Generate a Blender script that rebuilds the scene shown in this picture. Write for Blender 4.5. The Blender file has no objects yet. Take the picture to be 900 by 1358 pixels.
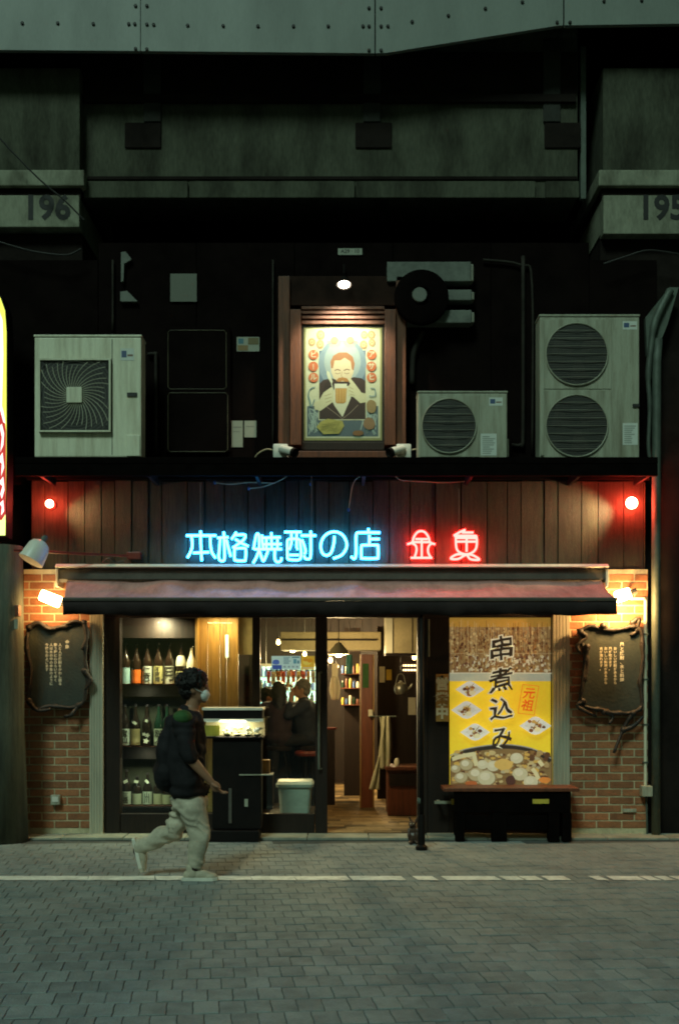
import bpy, bmesh, math, random
from mathutils import Vector, Matrix, noise as mnoise
from mathutils.geometry import tessellate_polygon
random.seed(7)
R = math.radians
scene = bpy.context.scene
COL = scene.collection
# ------------------------------------------------------------------ camera
F, D, HZ, H0 = 1430.0, 11.0, 905.0, 1.5615      # focal length in photo pixels, distance to facade, horizon row, eye height
def X(px, y=0.0): return (px - 450.0) * (D + y) / F
def Z(py, y=0.0): return H0 + (HZ - py) * (D + y) / F
cam = bpy.data.cameras.new('camera')
camo = bpy.data.objects.new('camera', cam); COL.objects.link(camo)
camo.location = (0, -D, H0); camo.rotation_euler = (R(90), 0, 0)
cam.sensor_fit = 'VERTICAL'; cam.sensor_width = 36; cam.sensor_height = 36
cam.lens = F / 1358.0 * 36; cam.shift_y = (HZ - 679.0) / 1358.0; cam.clip_end = 500
scene.camera = camo
# ------------------------------------------------------------------ night sky and the weak light from the street
world = bpy.data.worlds.new('World'); scene.world = world; world.use_nodes = True
wn, wl = world.node_tree.nodes, world.node_tree.links
sky = wn.new('ShaderNodeTexSky'); sky.sky_type = 'NISHITA'; sky.sun_disc = False
sky.sun_elevation = R(46); sky.sun_rotation = R(200)
tint = wn.new('ShaderNodeMix'); tint.data_type = 'RGBA'; tint.blend_type = 'MULTIPLY'; tint.inputs[0].default_value = 1
tint.inputs[7].default_value = (0.62, 0.92, 0.50, 1)
wl.new(sky.outputs[0], tint.inputs[6]); wl.new(tint.outputs[2], wn['Background'].inputs[0])
wn['Background'].inputs[1].default_value = 0.014
sun = bpy.data.lights.new('sun', 'SUN'); sun.energy = 1.3; sun.angle = R(14); sun.color = (0.68, 1.0, 0.84)
suno = bpy.data.objects.new('sun', sun); COL.objects.link(suno)
suno.rotation_euler = (R(44), 0, R(-20))
vs = scene.view_settings
vs.view_transform = 'Standard'; vs.look = 'None'; vs.exposure = 0.0; vs.gamma = 1.0; vs.use_curve_mapping = False
cy = scene.cycles
cy.use_denoising = True; cy.max_bounces = 6; cy.diffuse_bounces = 3; cy.glossy_bounces = 3; cy.transparent_max_bounces = 12
cy.sample_clamp_indirect = 3.0; cy.caustics_reflective = False; cy.caustics_refractive = False
cy.filter_width = 1.9
cy.use_adaptive_sampling = True; cy.adaptive_threshold = 0.02

# ------------------------------------------------------------------ materials
def newmat(name):
    m = bpy.data.materials.new(name); m.use_nodes = True
    nt = m.node_tree; return m, nt, nt.nodes['Principled BSDF']
def M(name, col, rough=0.6, metal=0.0, var=0.25, scale=6.0, stretch=(1, 1, 1), bump=0.0, rnd=0.0, hue=None, spec=0.5, fine=40.0, patch=None):
    """base colour with large blotches, fine grain and a per-piece random shift"""
    m, nt, b = newmat(name); N, L = nt.nodes, nt.links
    tc = N.new('ShaderNodeTexCoord'); oi = N.new('ShaderNodeObjectInfo')
    mul = N.new('ShaderNodeVectorMath'); mul.operation = 'MULTIPLY'; mul.inputs[1].default_value = stretch
    L.new(tc.outputs['Object'], mul.inputs[0])
    rv = N.new('ShaderNodeMath'); rv.operation = 'MULTIPLY'; rv.inputs[1].default_value = 37.0; L.new(oi.outputs['Random'], rv.inputs[0])
    add = N.new('ShaderNodeVectorMath'); L.new(mul.outputs[0], add.inputs[0]); L.new(rv.outputs[0], add.inputs[1])
    n1 = N.new('ShaderNodeTexNoise'); n1.inputs['Scale'].default_value = scale; n1.inputs['Detail'].default_value = 6; n1.inputs['Roughness'].default_value = 0.65
    n2 = N.new('ShaderNodeTexNoise'); n2.inputs['Scale'].default_value = fine; n2.inputs['Detail'].default_value = 3
    L.new(add.outputs[0], n1.inputs['Vector']); L.new(add.outputs[0], n2.inputs['Vector'])
    c2 = hue if hue else tuple(c * 0.35 for c in col)
    ramp = N.new('ShaderNodeMapRange'); ramp.inputs['From Min'].default_value = 0.42; ramp.inputs['From Max'].default_value = 0.78
    ramp.inputs['To Max'].default_value = min(1.0, var * 2.2)
    L.new(n1.outputs['Fac'], ramp.inputs['Value'])
    mx = N.new('ShaderNodeMix'); mx.data_type = 'RGBA'; mx.inputs[6].default_value = (*col, 1); mx.inputs[7].default_value = (*c2, 1)
    L.new(ramp.outputs[0], mx.inputs[0])
    hs = N.new('ShaderNodeHueSaturation'); L.new(mx.outputs[2], hs.inputs['Color'])
    v1 = N.new('ShaderNodeMath'); v1.operation = 'MULTIPLY_ADD'; v1.inputs[1].default_value = rnd * 2; v1.inputs[2].default_value = 1 - rnd; L.new(oi.outputs['Random'], v1.inputs[0])
    v2 = N.new('ShaderNodeMath'); v2.operation = 'MULTIPLY_ADD'; v2.inputs[1].default_value = var; v2.inputs[2].default_value = 1 - var * 0.5; L.new(n2.outputs['Fac'], v2.inputs[0])
    v3 = N.new('ShaderNodeMath'); v3.operation = 'MULTIPLY'; L.new(v1.outputs[0], v3.inputs[0]); L.new(v2.outputs[0], v3.inputs[1])
    vout = v3.outputs[0]
    if patch:                                            # wide stains laid over many pieces
        n3 = N.new('ShaderNodeTexNoise'); n3.inputs['Scale'].default_value = 0.9; n3.inputs['Detail'].default_value = 5; n3.inputs['Roughness'].default_value = 0.7
        if patch == 'loc':
            av = N.new('ShaderNodeVectorMath'); L.new(oi.outputs['Location'], av.inputs[0]); L.new(tc.outputs['Object'], av.inputs[1]); L.new(av.outputs[0], n3.inputs['Vector'])
        else: L.new(tc.outputs['Object'], n3.inputs['Vector'])
        m3 = N.new('ShaderNodeMapRange'); m3.inputs['From Min'].default_value = .32; m3.inputs['From Max'].default_value = .62; m3.inputs['To Min'].default_value = .74; m3.inputs['To Max'].default_value = 1.05
        L.new(n3.outputs['Fac'], m3.inputs['Value']); v4 = N.new('ShaderNodeMath'); v4.operation = 'MULTIPLY'; L.new(vout, v4.inputs[0]); L.new(m3.outputs[0], v4.inputs[1]); vout = v4.outputs[0]
    L.new(vout, hs.inputs['Value']); L.new(hs.outputs[0], b.inputs['Base Color'])
    rr = N.new('ShaderNodeMath'); rr.operation = 'MULTIPLY_ADD'; rr.inputs[1].default_value = 0.25; rr.inputs[2].default_value = max(0.02, rough - 0.12); L.new(n1.outputs['Fac'], rr.inputs[0]); L.new(rr.outputs[0], b.inputs['Roughness'])
    b.inputs['Metallic'].default_value = metal; b.inputs['Specular IOR Level'].default_value = spec
    if bump:
        bp = N.new('ShaderNodeBump'); bp.inputs['Strength'].default_value = bump; bp.inputs['Distance'].default_value = 0.01
        L.new(n2.outputs['Fac'], bp.inputs['Height']); L.new(bp.outputs[0], b.inputs['Normal'])
    return m
def E(name, col, strength, base=None):
    m, nt, b = newmat(name)
    b.inputs['Base Color'].default_value = (*(base or col), 1); b.inputs['Emission Color'].default_value = (*col, 1); b.inputs['Emission Strength'].default_value = strength
    b.inputs['Roughness'].default_value = 0.5
    return m
def PRINT(name, glow=0.0, rough=0.45):
    """flat print: colours come from the face colours of the printed sheet"""
    m, nt, b = newmat(name); N, L = nt.nodes, nt.links
    a = N.new('ShaderNodeVertexColor'); a.layer_name = 'Col'
    tc = N.new('ShaderNodeTexCoord'); n = N.new('ShaderNodeTexNoise'); n.inputs['Scale'].default_value = 30; n.inputs['Detail'].default_value = 4
    L.new(tc.outputs['Object'], n.inputs['Vector'])
    mr = N.new('ShaderNodeMapRange'); mr.inputs['To Min'].default_value = 0.88; mr.inputs['To Max'].default_value = 1.08; L.new(n.outputs['Fac'], mr.inputs['Value'])
    mu = N.new('ShaderNodeMix'); mu.data_type = 'RGBA'; mu.blend_type = 'MULTIPLY'; mu.inputs[0].default_value = 1
    L.new(a.outputs[0], mu.inputs[6]); L.new(mr.outputs[0], mu.inputs[7])
    L.new(mu.outputs[2], b.inputs['Base Color']); b.inputs['Roughness'].default_value = rough
    if glow:
        L.new(mu.outputs[2], b.inputs['Emission Color']); b.inputs['Emission Strength'].default_value = glow
    return m
def GLASS(name, tintc=(0.93, 0.97, 0.94), f0=1.45):
    m = bpy.data.materials.new(name); m.use_nodes = True; nt = m.node_tree; N, L = nt.nodes, nt.links
    N.remove(N['Principled BSDF']); out = N['Material Output']
    t = N.new('ShaderNodeBsdfTransparent'); t.inputs[0].default_value = (*tintc, 1)
    g = N.new('ShaderNodeBsdfGlossy'); g.inputs['Roughness'].default_value = 0.03
    mx = N.new('ShaderNodeMixShader'); mx.inputs[0].default_value = 0.035; L.new(t.outputs[0], mx.inputs[1]); L.new(g.outputs[0], mx.inputs[2]); L.new(mx.outputs[0], out.inputs[0])
    return m

m_black = M('black_wall', (0.006, 0.0035, 0.003), 0.9, var=0.5, scale=3, spec=0.05)
m_blackmetal = M('black_metal', (0.008, 0.006, 0.0055), 0.6, var=0.4, spec=0.15)
m_soot = M('sooty_black_steel', (0.004, 0.0028, 0.0025), 0.9, var=0.4, spec=0.03)
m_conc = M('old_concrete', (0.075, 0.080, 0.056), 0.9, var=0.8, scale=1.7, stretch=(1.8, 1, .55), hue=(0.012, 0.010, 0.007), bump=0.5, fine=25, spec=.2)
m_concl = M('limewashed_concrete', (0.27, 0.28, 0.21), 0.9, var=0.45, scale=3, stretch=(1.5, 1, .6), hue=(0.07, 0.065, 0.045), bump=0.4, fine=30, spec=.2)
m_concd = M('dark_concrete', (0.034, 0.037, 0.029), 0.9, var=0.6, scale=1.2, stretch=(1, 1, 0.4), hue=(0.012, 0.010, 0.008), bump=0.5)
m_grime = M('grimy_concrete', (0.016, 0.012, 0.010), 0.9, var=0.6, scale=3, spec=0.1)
m_panel = M('painted_steel_panel', (0.205, 0.235, 0.21), 0.5, var=0.22, scale=1.5, stretch=(1, 1, 0.3), fine=60)
m_bolt = M('dark_bolt', (0.02, 0.02, 0.018), 0.5, spec=0.3)
m_ac = M('aged_white_paint', (0.72, 0.72, 0.55), 0.45, var=0.32, scale=2.4, stretch=(6, 1, 0.6), hue=(0.30, 0.25, 0.14))  # left unit's tone raised for the glow of the lit sign
m_acw = M('dimmer_white_paint', (0.37, 0.38, 0.29), 0.5, var=0.42, scale=2.4, stretch=(6, 1, 0.6), hue=(0.15, 0.13, 0.08))  # dimmer copy of the white, for units beyond the sign's glow
m_duct = M('sooty_duct_sheet', (0.13, 0.145, 0.12), 0.6, var=0.4)
m_fan = M('dark_fan_cavity', (0.02, 0.019, 0.017), 0.6)
m_grill = M('wire_grill', (0.22, 0.22, 0.17), 0.45)
m_white = M('white_plastic', (0.70, 0.70, 0.62), 0.4, var=0.12)
m_paper = M('pale_paper', (0.55, 0.56, 0.45), 0.7, var=0.15)
m_plank = M('weathered_planks', (0.040, 0.037, 0.017), 0.7, var=0.6, scale=5, stretch=(9, 1, 0.7), hue=(0.012, 0.009, 0.005), bump=0.7, rnd=0.45, fine=60)
m_frame = M('red_brown_frame_wood', (0.115, 0.036, 0.012), 0.5, var=0.5, scale=6, stretch=(6, 6, 0.6), bump=0.4, rnd=0.2)
m_darkwood = M('dark_stained_wood', (0.018, 0.011, 0.008), 0.5, var=0.5, scale=6, stretch=(6, 6, 0.7), bump=0.3, spec=0.35)
m_wood = M('amber_panel_wood', (0.34, 0.19, 0.05), 0.5, var=0.6, scale=5, stretch=(7, 7, 0.5), bump=0.25, rnd=0.25)
m_redwood = M('red_wood', (0.16, 0.045, 0.018), 0.5, var=0.4, scale=6, stretch=(6, 6, 0.6), bump=0.3, rnd=0.15)
m_floor = M('floor_boards', (0.19, 0.125, 0.055), 0.75, var=0.7, scale=7, stretch=(1.5, 4, 4), bump=0.8, rnd=0.7, spec=.2)
m_brick = M('orange_brick_tile', (0.35, 0.135, 0.055), 0.65, var=0.4, scale=9, bump=0.5, rnd=0.25, hue=(0.19, 0.065, 0.028))
m_mortar = M('pale_mortar', (0.58, 0.50, 0.31), 0.9, var=0.35, bump=0.4)
m_steel = M('brushed_steel', (0.52, 0.50, 0.38), 0.45, metal=0.25, var=0.25, scale=5, stretch=(8, 8, 0.4), rnd=0.05)
m_pipe = M('galvanised_pipe', (0.10, 0.125, 0.10), 0.6, metal=0.2, var=0.5, scale=6, stretch=(1,1,.5), hue=(.03,.035,.028))
m_paver = M('grey_pavers', (0.225, 0.262, 0.255), 0.8, var=0.5, scale=5, bump=0.6, rnd=0.11, hue=(0.135, 0.155, 0.155), fine=90, patch='loc')
m_joint = M('paver_joint_sand', (0.085, 0.092, 0.085), 0.95, var=0.4)
m_asphalt = M('asphalt', (0.05, 0.052, 0.046), 0.9, var=0.3, bump=0.5)
m_kerb = M('pale_kerb_concrete', (0.28, 0.29, 0.23), 0.85, var=0.4, scale=3, bump=0.4, rnd=0.1)
m_line = M('worn_white_paint', (0.80, 0.81, 0.74), 0.7, var=0.4, scale=9, hue=(0.30, 0.30, 0.26), bump=0.4)
m_fabric = M('dusty_rose_canvas', (0.58, 0.30, 0.27), 0.9, var=0.4, scale=3, stretch=(2, .5, 1), bump=0.3, hue=(0.26, 0.12, 0.11))
m_valance = M('dark_maroon_canvas', (0.018, 0.009, 0.009), 0.9, var=0.35, scale=4, bump=0.3)
m_alum = M('pale_aluminium', (0.82, 0.78, 0.66), 0.45, metal=0.0, var=0.2)
m_hous = M('dark_housing', (0.10, 0.09, 0.075), 0.5, var=0.3)
m_plaque = M('dark_slate_board', (0.030, 0.040, 0.032), 0.6, var=0.4, scale=3, bump=0.3)
m_drift = M('driftwood', (0.020, 0.015, 0.011), 0.6, var=0.6, scale=12, bump=0.7)
m_letter = M('cream_paint', (0.72, 0.68, 0.50), 0.6, var=0.1)
m_num = M('black_number_paint', (0.012, 0.012, 0.011), 0.7)
m_glass = GLASS('window_glass')
m_beige = M('beige_plaster', (0.48, 0.40, 0.22), 0.8, var=0.3, scale=3)
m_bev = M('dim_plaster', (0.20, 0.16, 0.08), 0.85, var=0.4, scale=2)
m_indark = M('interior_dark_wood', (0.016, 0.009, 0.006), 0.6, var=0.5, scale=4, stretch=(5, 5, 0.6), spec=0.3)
m_bucket = M('pale_grey_plastic', (0.50, 0.54, 0.48), 0.5, var=0.2)
m_bottle = M('dark_brown_glass', (0.018, 0.010, 0.006), 0.08, var=0.2, spec=0.6)
m_bottleg = M('dark_green_glass', (0.012, 0.035, 0.018), 0.08, var=0.2, spec=0.6)
m_cap = M('bottle_cap', (0.03, 0.02, 0.02), 0.4)
m_skin = M('skin', (0.30, 0.15, 0.085), 0.5, var=0.15)
m_hair = M('black_hair', (0.012, 0.010, 0.009), 0.6, var=0.4, scale=30, bump=0.8, spec=0.3)
m_hairg = M('greying_hair', (0.10, 0.085, 0.065), 0.7, var=0.5, scale=30, bump=0.8)
m_jersey = M('black_jersey', (0.016, 0.015, 0.017), 0.85, var=0.4, scale=8, spec=0.2)
m_green = M('dull_green', (0.03, 0.10, 0.022), 0.85, var=0.4, scale=8)
m_pants = M('cream_trousers', (0.52, 0.47, 0.36), 0.9, var=0.3, scale=7)
m_shoe = M('pale_trainer', (0.52, 0.46, 0.34), 0.7, var=0.3)
m_sole = M('trainer_sole', (0.72, 0.70, 0.60), 0.7, var=0.2)
m_redwood2 = M('dark_sock', (0.035, 0.018, 0.014), 0.9)
m_mask = M('white_face_mask', (0.75, 0.78, 0.74), 0.8, var=0.1)
m_cloth = M('pale_cloth', (0.46, 0.44, 0.28), 0.9, var=0.3, scale=5, bump=0.2)
m_red = M('red_enamel', (0.16, 0.025, 0.016), 0.4, var=0.3)
m_cable = M('black_cable', (0.02, 0.018, 0.016), 0.5)
m_pcable = M('pale_cable', (0.42, 0.36, 0.22), 0.5)
m_blue = M('blue_clip', (0.05, 0.12, 0.35), 0.5)
m_statue = M('brown_glazed_clay', (0.06, 0.032, 0.020), 0.3, var=0.5, scale=14)
m_yellow = M('yellow_tape', (0.60, 0.46, 0.06), 0.5, var=0.3)
m_metalpot = M('tin', (0.30, 0.30, 0.24), 0.35, metal=0.7)
m_print = PRINT('printed_sheet')
m_hose = M('sooty_hose', (0.028, 0.024, 0.018), 0.7, var=0.5, scale=8, spec=.2)
m_glowprint = PRINT('glowing_poster_print', glow=0.55)  # print glows by itself in place of lamplight from under the awning
m_sidelight = PRINT('backlit_sign_film', glow=1.3)
m_cyan = E('cyan_neon', (0.030, 0.42, 1.0), 26.0)
m_redneon = E('red_neon', (1.0, 0.020, 0.017), 42.0)
m_bulbw = E('white_hot_bulb', (1.0, 0.86, 0.62), 60.0)
m_bulbl = E('lamp_bulb', (1.0, 0.80, 0.55), 10.0)
m_bulbt = E('warm_bulb', (1.0, 0.66, 0.26), 22.0)
m_lampwin = E('lamp_shade_glow', (1.0, 0.78, 0.40), 4.0)
m_fridge = E('cooler_light', (0.50, 0.95, 0.80), 1.3)
m_tube = E('tube_glow', (0.85, 1.0, 0.72), 1.2)

# ------------------------------------------------------------------ builders
WL = {}
SCR = bpy.data.scenes.new('scratch')
def evaluated_mesh(o):
    SCR.collection.objects.link(o); vl = SCR.view_layers[0]; vl.update(); dg = vl.depsgraph; dg.update()
    return bpy.data.meshes.new_from_object(o.evaluated_get(dg))
def root(name, label, cat, loc, group=None):
    o = bpy.data.objects.new(name, None); o.empty_display_size = 0.1; COL.objects.link(o); o.location = loc
    o['label'] = label; o['category'] = cat
    if group: o['group'] = group
    WL[o.name] = Vector(loc); return o
def finish(me, name, mat, parent=None, loc=None, label=None, cat=None, group=None, kind=None, smooth=None):
    mats = mat if isinstance(mat, (list, tuple)) else [mat]
    for m in mats: me.materials.append(m)
    o = bpy.data.objects.new(name, me); COL.objects.link(o)
    if parent is not None:
        off = WL[parent.name]; me.transform(Matrix.Translation(-off)); o.parent = parent; WL[o.name] = off
    elif loc is not None:
        me.transform(Matrix.Translation(-Vector(loc))); o.location = loc; WL[o.name] = Vector(loc)
    else: WL[o.name] = Vector((0, 0, 0))
    if label: o['label'] = label
    if cat: o['category'] = cat
    if group: o['group'] = group
    if kind: o['kind'] = kind
    if smooth is not None:
        me.shade_smooth() if smooth is True else me.shade_smooth()
        if smooth is not True: me.set_sharp_from_angle(angle=R(smooth))
    return o
class MB:
    def __init__(s): s.v = []; s.f = []; s.m = []; s.c = []; s.col = (1, 1, 1)
    def add(s, vs, fs, mi=0):
        b = len(s.v); s.v += [tuple(v) for v in vs]
        for f in fs: s.f.append([b + i for i in f]); s.m.append(mi); s.c.append(s.col)
        return s
    def box(s, x0, x1, y0, y1, z0, z1, mi=0, rot=None, bev=0.0):
        if bev:
            bm = bmesh.new(); bmesh.ops.create_cube(bm, size=1)
            for v in bm.verts: v.co = Vector(((x0 + x1) / 2 + v.co.x * (x1 - x0), (y0 + y1) / 2 + v.co.y * (y1 - y0), (z0 + z1) / 2 + v.co.z * (z1 - z0)))
            bmesh.ops.bevel(bm, geom=bm.edges[:], offset=bev, segments=2, profile=0.6, affect='EDGES')
            vs = [v.co.copy() for v in bm.verts]; bm.verts.index_update(); fs = [[v.index for v in f.verts] for f in bm.faces]; bm.free()
        else:
            vs = [Vector((x, y, z)) for z in (z0, z1) for y in (y0, y1) for x in (x0, x1)]
            fs = [(0, 2, 3, 1), (4, 5, 7, 6), (0, 1, 5, 4), (2, 6, 7, 3), (0, 4, 6, 2), (1, 3, 7, 5)]
        if rot is not None:
            c = Vector(((x0 + x1) / 2, (y0 + y1) / 2, (z0 + z1) / 2)); vs = [c + rot @ (v - c) for v in vs]
        return s.add(vs, fs, mi)
    def tube(s, pts, r, n=8, mi=0, cap=True, closed=False):
        pts = [Vector(p) for p in pts]; k = len(pts)
        rs = r if isinstance(r, (list, tuple)) else [r] * k
        vs, fs = [], []; up = None
        for i, p in enumerate(pts):
            a = pts[(i - 1) % k] if (closed or i > 0) else p; b = pts[(i + 1) % k] if (closed or i < k - 1) else p
            t = (b - a); t = t.normalized() if t.length > 1e-9 else Vector((0, 0, 1))
            if up is None or abs(up.dot(t)) > 0.97: up = Vector((0, 1, 0)) if abs(t.y) < 0.8 else Vector((1, 0, 0))
            u = (up - t * up.dot(t)).normalized(); w = t.cross(u); up = u
            for j in range(n):
                an = 2 * math.pi * j / n; vs.append(p + (u * math.cos(an) + w * math.sin(an)) * rs[i])
        for i in range(k if closed else k - 1):
            i2 = (i + 1) % k
            for j in range(n): fs.append((i * n + j, i * n + (j + 1) % n, i2 * n + (j + 1) % n, i2 * n + j))
        if cap and not closed: fs += [tuple(reversed(range(n))), tuple(range((k - 1) * n, k * n))]
        return s.add(vs, fs, mi)
    def lathe(s, prof, c, axis=(0, 0, 1), n=16, mi=0):
        """prof: list of (radius, height along axis)"""
        ax = Vector(axis).normalized(); u = ax.orthogonal().normalized(); w = ax.cross(u); c = Vector(c); vs, fs = [], []
        for (r, h) in prof:
            for j in range(n):
                a = 2 * math.pi * j / n; vs.append(c + ax * h + (u * math.cos(a) + w * math.sin(a)) * max(r, 1e-4))
        for i in range(len(prof) - 1):
            for j in range(n): fs.append((i * n + j, i * n + (j + 1) % n, (i + 1) * n + (j + 1) % n, (i + 1) * n + j))
        fs += [tuple(reversed(range(n))), tuple(range((len(prof) - 1) * n, len(prof) * n))]
        return s.add(vs, fs, mi)
    def ell(s, c, r, n=14, mi=0, rot=None):
        c = Vector(c); vs, fs = [], []; k = n // 2
        for i in range(k + 1):
            t = math.pi * i / k
            for j in range(n):
                a = 2 * math.pi * j / n; p = Vector((r[0] * math.sin(t) * math.cos(a), r[1] * math.sin(t) * math.sin(a), r[2] * math.cos(t)))
                vs.append(c + (rot @ p if rot is not None else p))
        for i in range(k):
            for j in range(n): fs.append((i * n + j, (i + 1) * n + j, (i + 1) * n + (j + 1) % n, i * n + (j + 1) % n))
        return s.add(vs, fs, mi)
    def cap(s, a, b, ra, rb, n=14):
        a, b = Vector(a), Vector(b); s.tube([a, a.lerp(b, .5), b], [ra, (ra + rb) / 2, rb], n); s.ell(a, (ra,) * 3, n); s.ell(b, (rb,) * 3, n); return s
    def prism(s, poly, y0, y1, mi=0, plane='xz'):
        """outline in x-z extruded from y0 (front) to y1"""
        n = len(poly); tri = tessellate_polygon([[Vector((p[0], p[1], 0)) for p in poly]])
        vs = [Vector((p[0], y0, p[1])) for p in poly] + [Vector((p[0], y1, p[1])) for p in poly]
        fs = [tuple(t) for t in tri] + [tuple(n + i for i in reversed(t)) for t in tri] + [(i, (i + 1) % n, n + (i + 1) % n, n + i) for i in range(n)]
        return s.add(vs, fs, mi)
    def flat(s, poly, y, col=None, mi=0):
        """one printed shape facing the street"""
        if col: s.col = col
        tri = tessellate_polygon([[Vector((p[0], p[1], 0)) for p in poly]])
        s.add([Vector((p[0], y, p[1])) for p in poly], [tuple(t) for t in tri], mi); return s
    def mesh(s, name, recalc=True):
        me = bpy.data.meshes.new(name); me.from_pydata(s.v, [], s.f); me.validate(clean_customdata=False)
        if len(me.polygons) == len(s.m):
            me.polygons.foreach_set('material_index', s.m)
            if any(c != (1, 1, 1) for c in s.c):
                ca = me.color_attributes.new('Col', 'BYTE_COLOR', 'CORNER'); 
                for p in me.polygons:
                    for li in p.loop_indices: ca.data[li].color = (*s.c[p.index], 1)
        if recalc:
            bm = bmesh.new(); bm.from_mesh(me); bmesh.ops.recalc_face_normals(bm, faces=bm.faces); bm.to_mesh(me); bm.free()
        me.update(); return me
    def build(s, name, mat, parent=None, **kw): return finish(s.mesh(name), name, mat, parent, **kw)
def sbox(name, x0, x1, y0, y1, z0, z1, mat, parent=None, bev=0.0, rot=None, **kw):
    return MB().box(x0, x1, y0, y1, z0, z1, bev=bev, rot=rot).build(name, mat, parent, **kw)
def smooth_path(pts, n=6):
    P = [Vector(p) for p in pts]; out = []
    for i in range(len(P) - 1):
        a, b, c, d = P[max(i - 1, 0)], P[i], P[i + 1], P[min(i + 2, len(P) - 1)]
        for k in range(n):
            t = k / n; out.append(0.5 * ((2 * b) + (-a + c) * t + (2 * a - 5 * b + 4 * c - d) * t * t + (-a + 3 * b - 3 * c + d) * t ** 3))
    out.append(P[-1]); return out
def text_mb(body, x, z, h, y, ang=0.0, bold=0.0, depth=0.0015, line=1.0, align='CENTER', sx=1.0, mb=None, col=None, flat=False, brush=0.0):
    """lettering facing the street; x,z = middle of the block, h = letter height; one character per line when stacked"""
    if '\n' in body:
        cs_ = body.split('\n'); mb = mb or MB(); p = h * line
        for i, ch in enumerate(cs_): text_mb(ch, x, z + ((len(cs_) - 1) / 2 - i) * p, h, y, ang, bold, depth, line, align, sx, mb, col, flat, brush)
        return mb
    c = bpy.data.curves.new('lettering', 'FONT'); c.body = body; c.size = 1.0; c.align_x = align; c.align_y = 'CENTER'; c.space_line = line; c.offset = bold
    c.resolution_u = 3; c.extrude = 0 if flat else depth / h / 2
    o = bpy.data.objects.new('lettering', c); me = evaluated_mesh(o)
    bpy.data.objects.remove(o); bpy.data.curves.remove(c)
    mb = mb or MB()
    if col: mb.col = col
    ca, sa = math.cos(ang), math.sin(ang); vs = []
    for v in me.vertices:
        px, pz = v.co.x * h * sx, v.co.y * h
        if brush:
            nv = mnoise.noise_vector(Vector((v.co.x * 3.1 + ord(body[0]), v.co.y * 3.1, 1.7))); px += nv.x * h * brush; pz += nv.y * h * brush + px * .16
        vs.append((x + px * ca - pz * sa, y - (v.co.z * h), z + px * sa + pz * ca))
    mb.add(vs, [tuple(p.vertices) for p in me.polygons]); bpy.data.meshes.remove(me); return mb
def copy_tree(o, parent=None):
    c = o.copy(); COL.objects.link(c); c.parent = parent; WL[c.name] = WL[o.name]
    for ch in list(o.children): copy_tree(ch, c)
    return c
def light(name, kind, loc, energy, col, parent, size=0.05, aim=None, spot=None, blend=0.5):
    l = bpy.data.lights.new(name, kind); l.energy = energy; l.color = col
    if kind == 'AREA': l.size = size
    else: l.shadow_soft_size = size
    if kind == 'POINT': l.use_soft_falloff = False
    if spot: l.spot_size = spot; l.spot_blend = blend
    o = bpy.data.objects.new(name, l); COL.objects.link(o); o.parent = parent; o.location = Vector(loc) - (WL[parent.name] if parent else Vector((0, 0, 0)))
    if aim is not None: o.rotation_euler = (Vector(aim) - Vector(loc)).to_track_quat('-Z', 'Y').to_euler()
    return o
def blob(mb, voxel, smooth=4):
    """fuse overlapping shapes into one continuous surface"""
    me = mb.mesh('tmp'); o = bpy.data.objects.new('tmp', me)
    r = o.modifiers.new('r', 'REMESH'); r.mode = 'VOXEL'; r.voxel_size = voxel; r.use_smooth_shade = True
    if smooth: s = o.modifiers.new('s', 'SMOOTH'); s.iterations = smooth; s.factor = 0.5
    out = evaluated_mesh(o)
    bpy.data.objects.remove(o); bpy.data.meshes.remove(me)
    out.materials.clear(); out.shade_smooth(); return out

# ================================================================== SETTING: ground
MB().add([(-90, -90, -0.024), (90, -90, -0.024), (90, 90, -0.024), (-90, 90, -0.024)], [(0, 1, 2, 3)]).build('ground', m_asphalt, kind='structure')
pv = MB().add([(-7, -10.4, -0.006), (7, -10.4, -0.006), (7, -0.34, -0.006), (-7, -0.34, -0.006)], [(0, 1, 2, 3)]).build('pavement', m_joint, kind='structure')
# interlocking pavers with jogged sides, laid slightly askew to the shop
PWX, PWY, G = 0.125, 0.205, 0.0024
def paver_outline(jx):
    a, b = PWX / 2 - .0020, PWY / 2 - .0075; j = 0.003
    return [(-a + j, -b), (a + j, -b), (a + j, -b * .33), (a - j, b * .33), (a - j, b), (-a - j, b), (-a - j, b * .33), (-a + j, -b * .33)]
def paver_mesh():
    ol = paver_outline(0); n = len(ol); bv = 0.003; vs = []
    vs += [(x, y, -0.03) for x, y in ol] + [(x, y, -bv) for x, y in ol] + [(x * 0.96, y * 0.965, 0) for x, y in ol]
    fs = [(i, (i + 1) % n, n + (i + 1) % n, n + i) for i in range(n)] + [(n + i, n + (i + 1) % n, 2 * n + (i + 1) % n, 2 * n + i) for i in range(n)] + [tuple(range(2 * n, 3 * n))]
    return vs, fs
pvv, pff = paver_mesh(); ANG = R(4.8); ca, sa = math.cos(ANG), math.sin(ANG)
pm = bpy.data.meshes.new('paver'); pm.from_pydata(pvv, [], pff); pm.materials.append(m_paver); pm.update()
slots = []
for iy in range(-60, 6):
    for ix in range(-42, 43):
        u = (ix + 0.5 * (iy % 2)) * PWX; v = iy * PWY
        x, y = u * ca - v * sa, u * sa + v * ca
        if y > -0.36 - PWY / 2 or y < -7.3 or abs(x) > 5.2: continue
        d = D + y; px = 450 + x * F / d; py = HZ + H0 * F / d
        slots.append((px, py, x, y, -30 < px < 930 and py < 1375))
near = sorted([s for s in slots if s[4]], key=lambda s: -s[1])[:300]; nearset = set((s[2], s[3]) for s in near)
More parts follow.
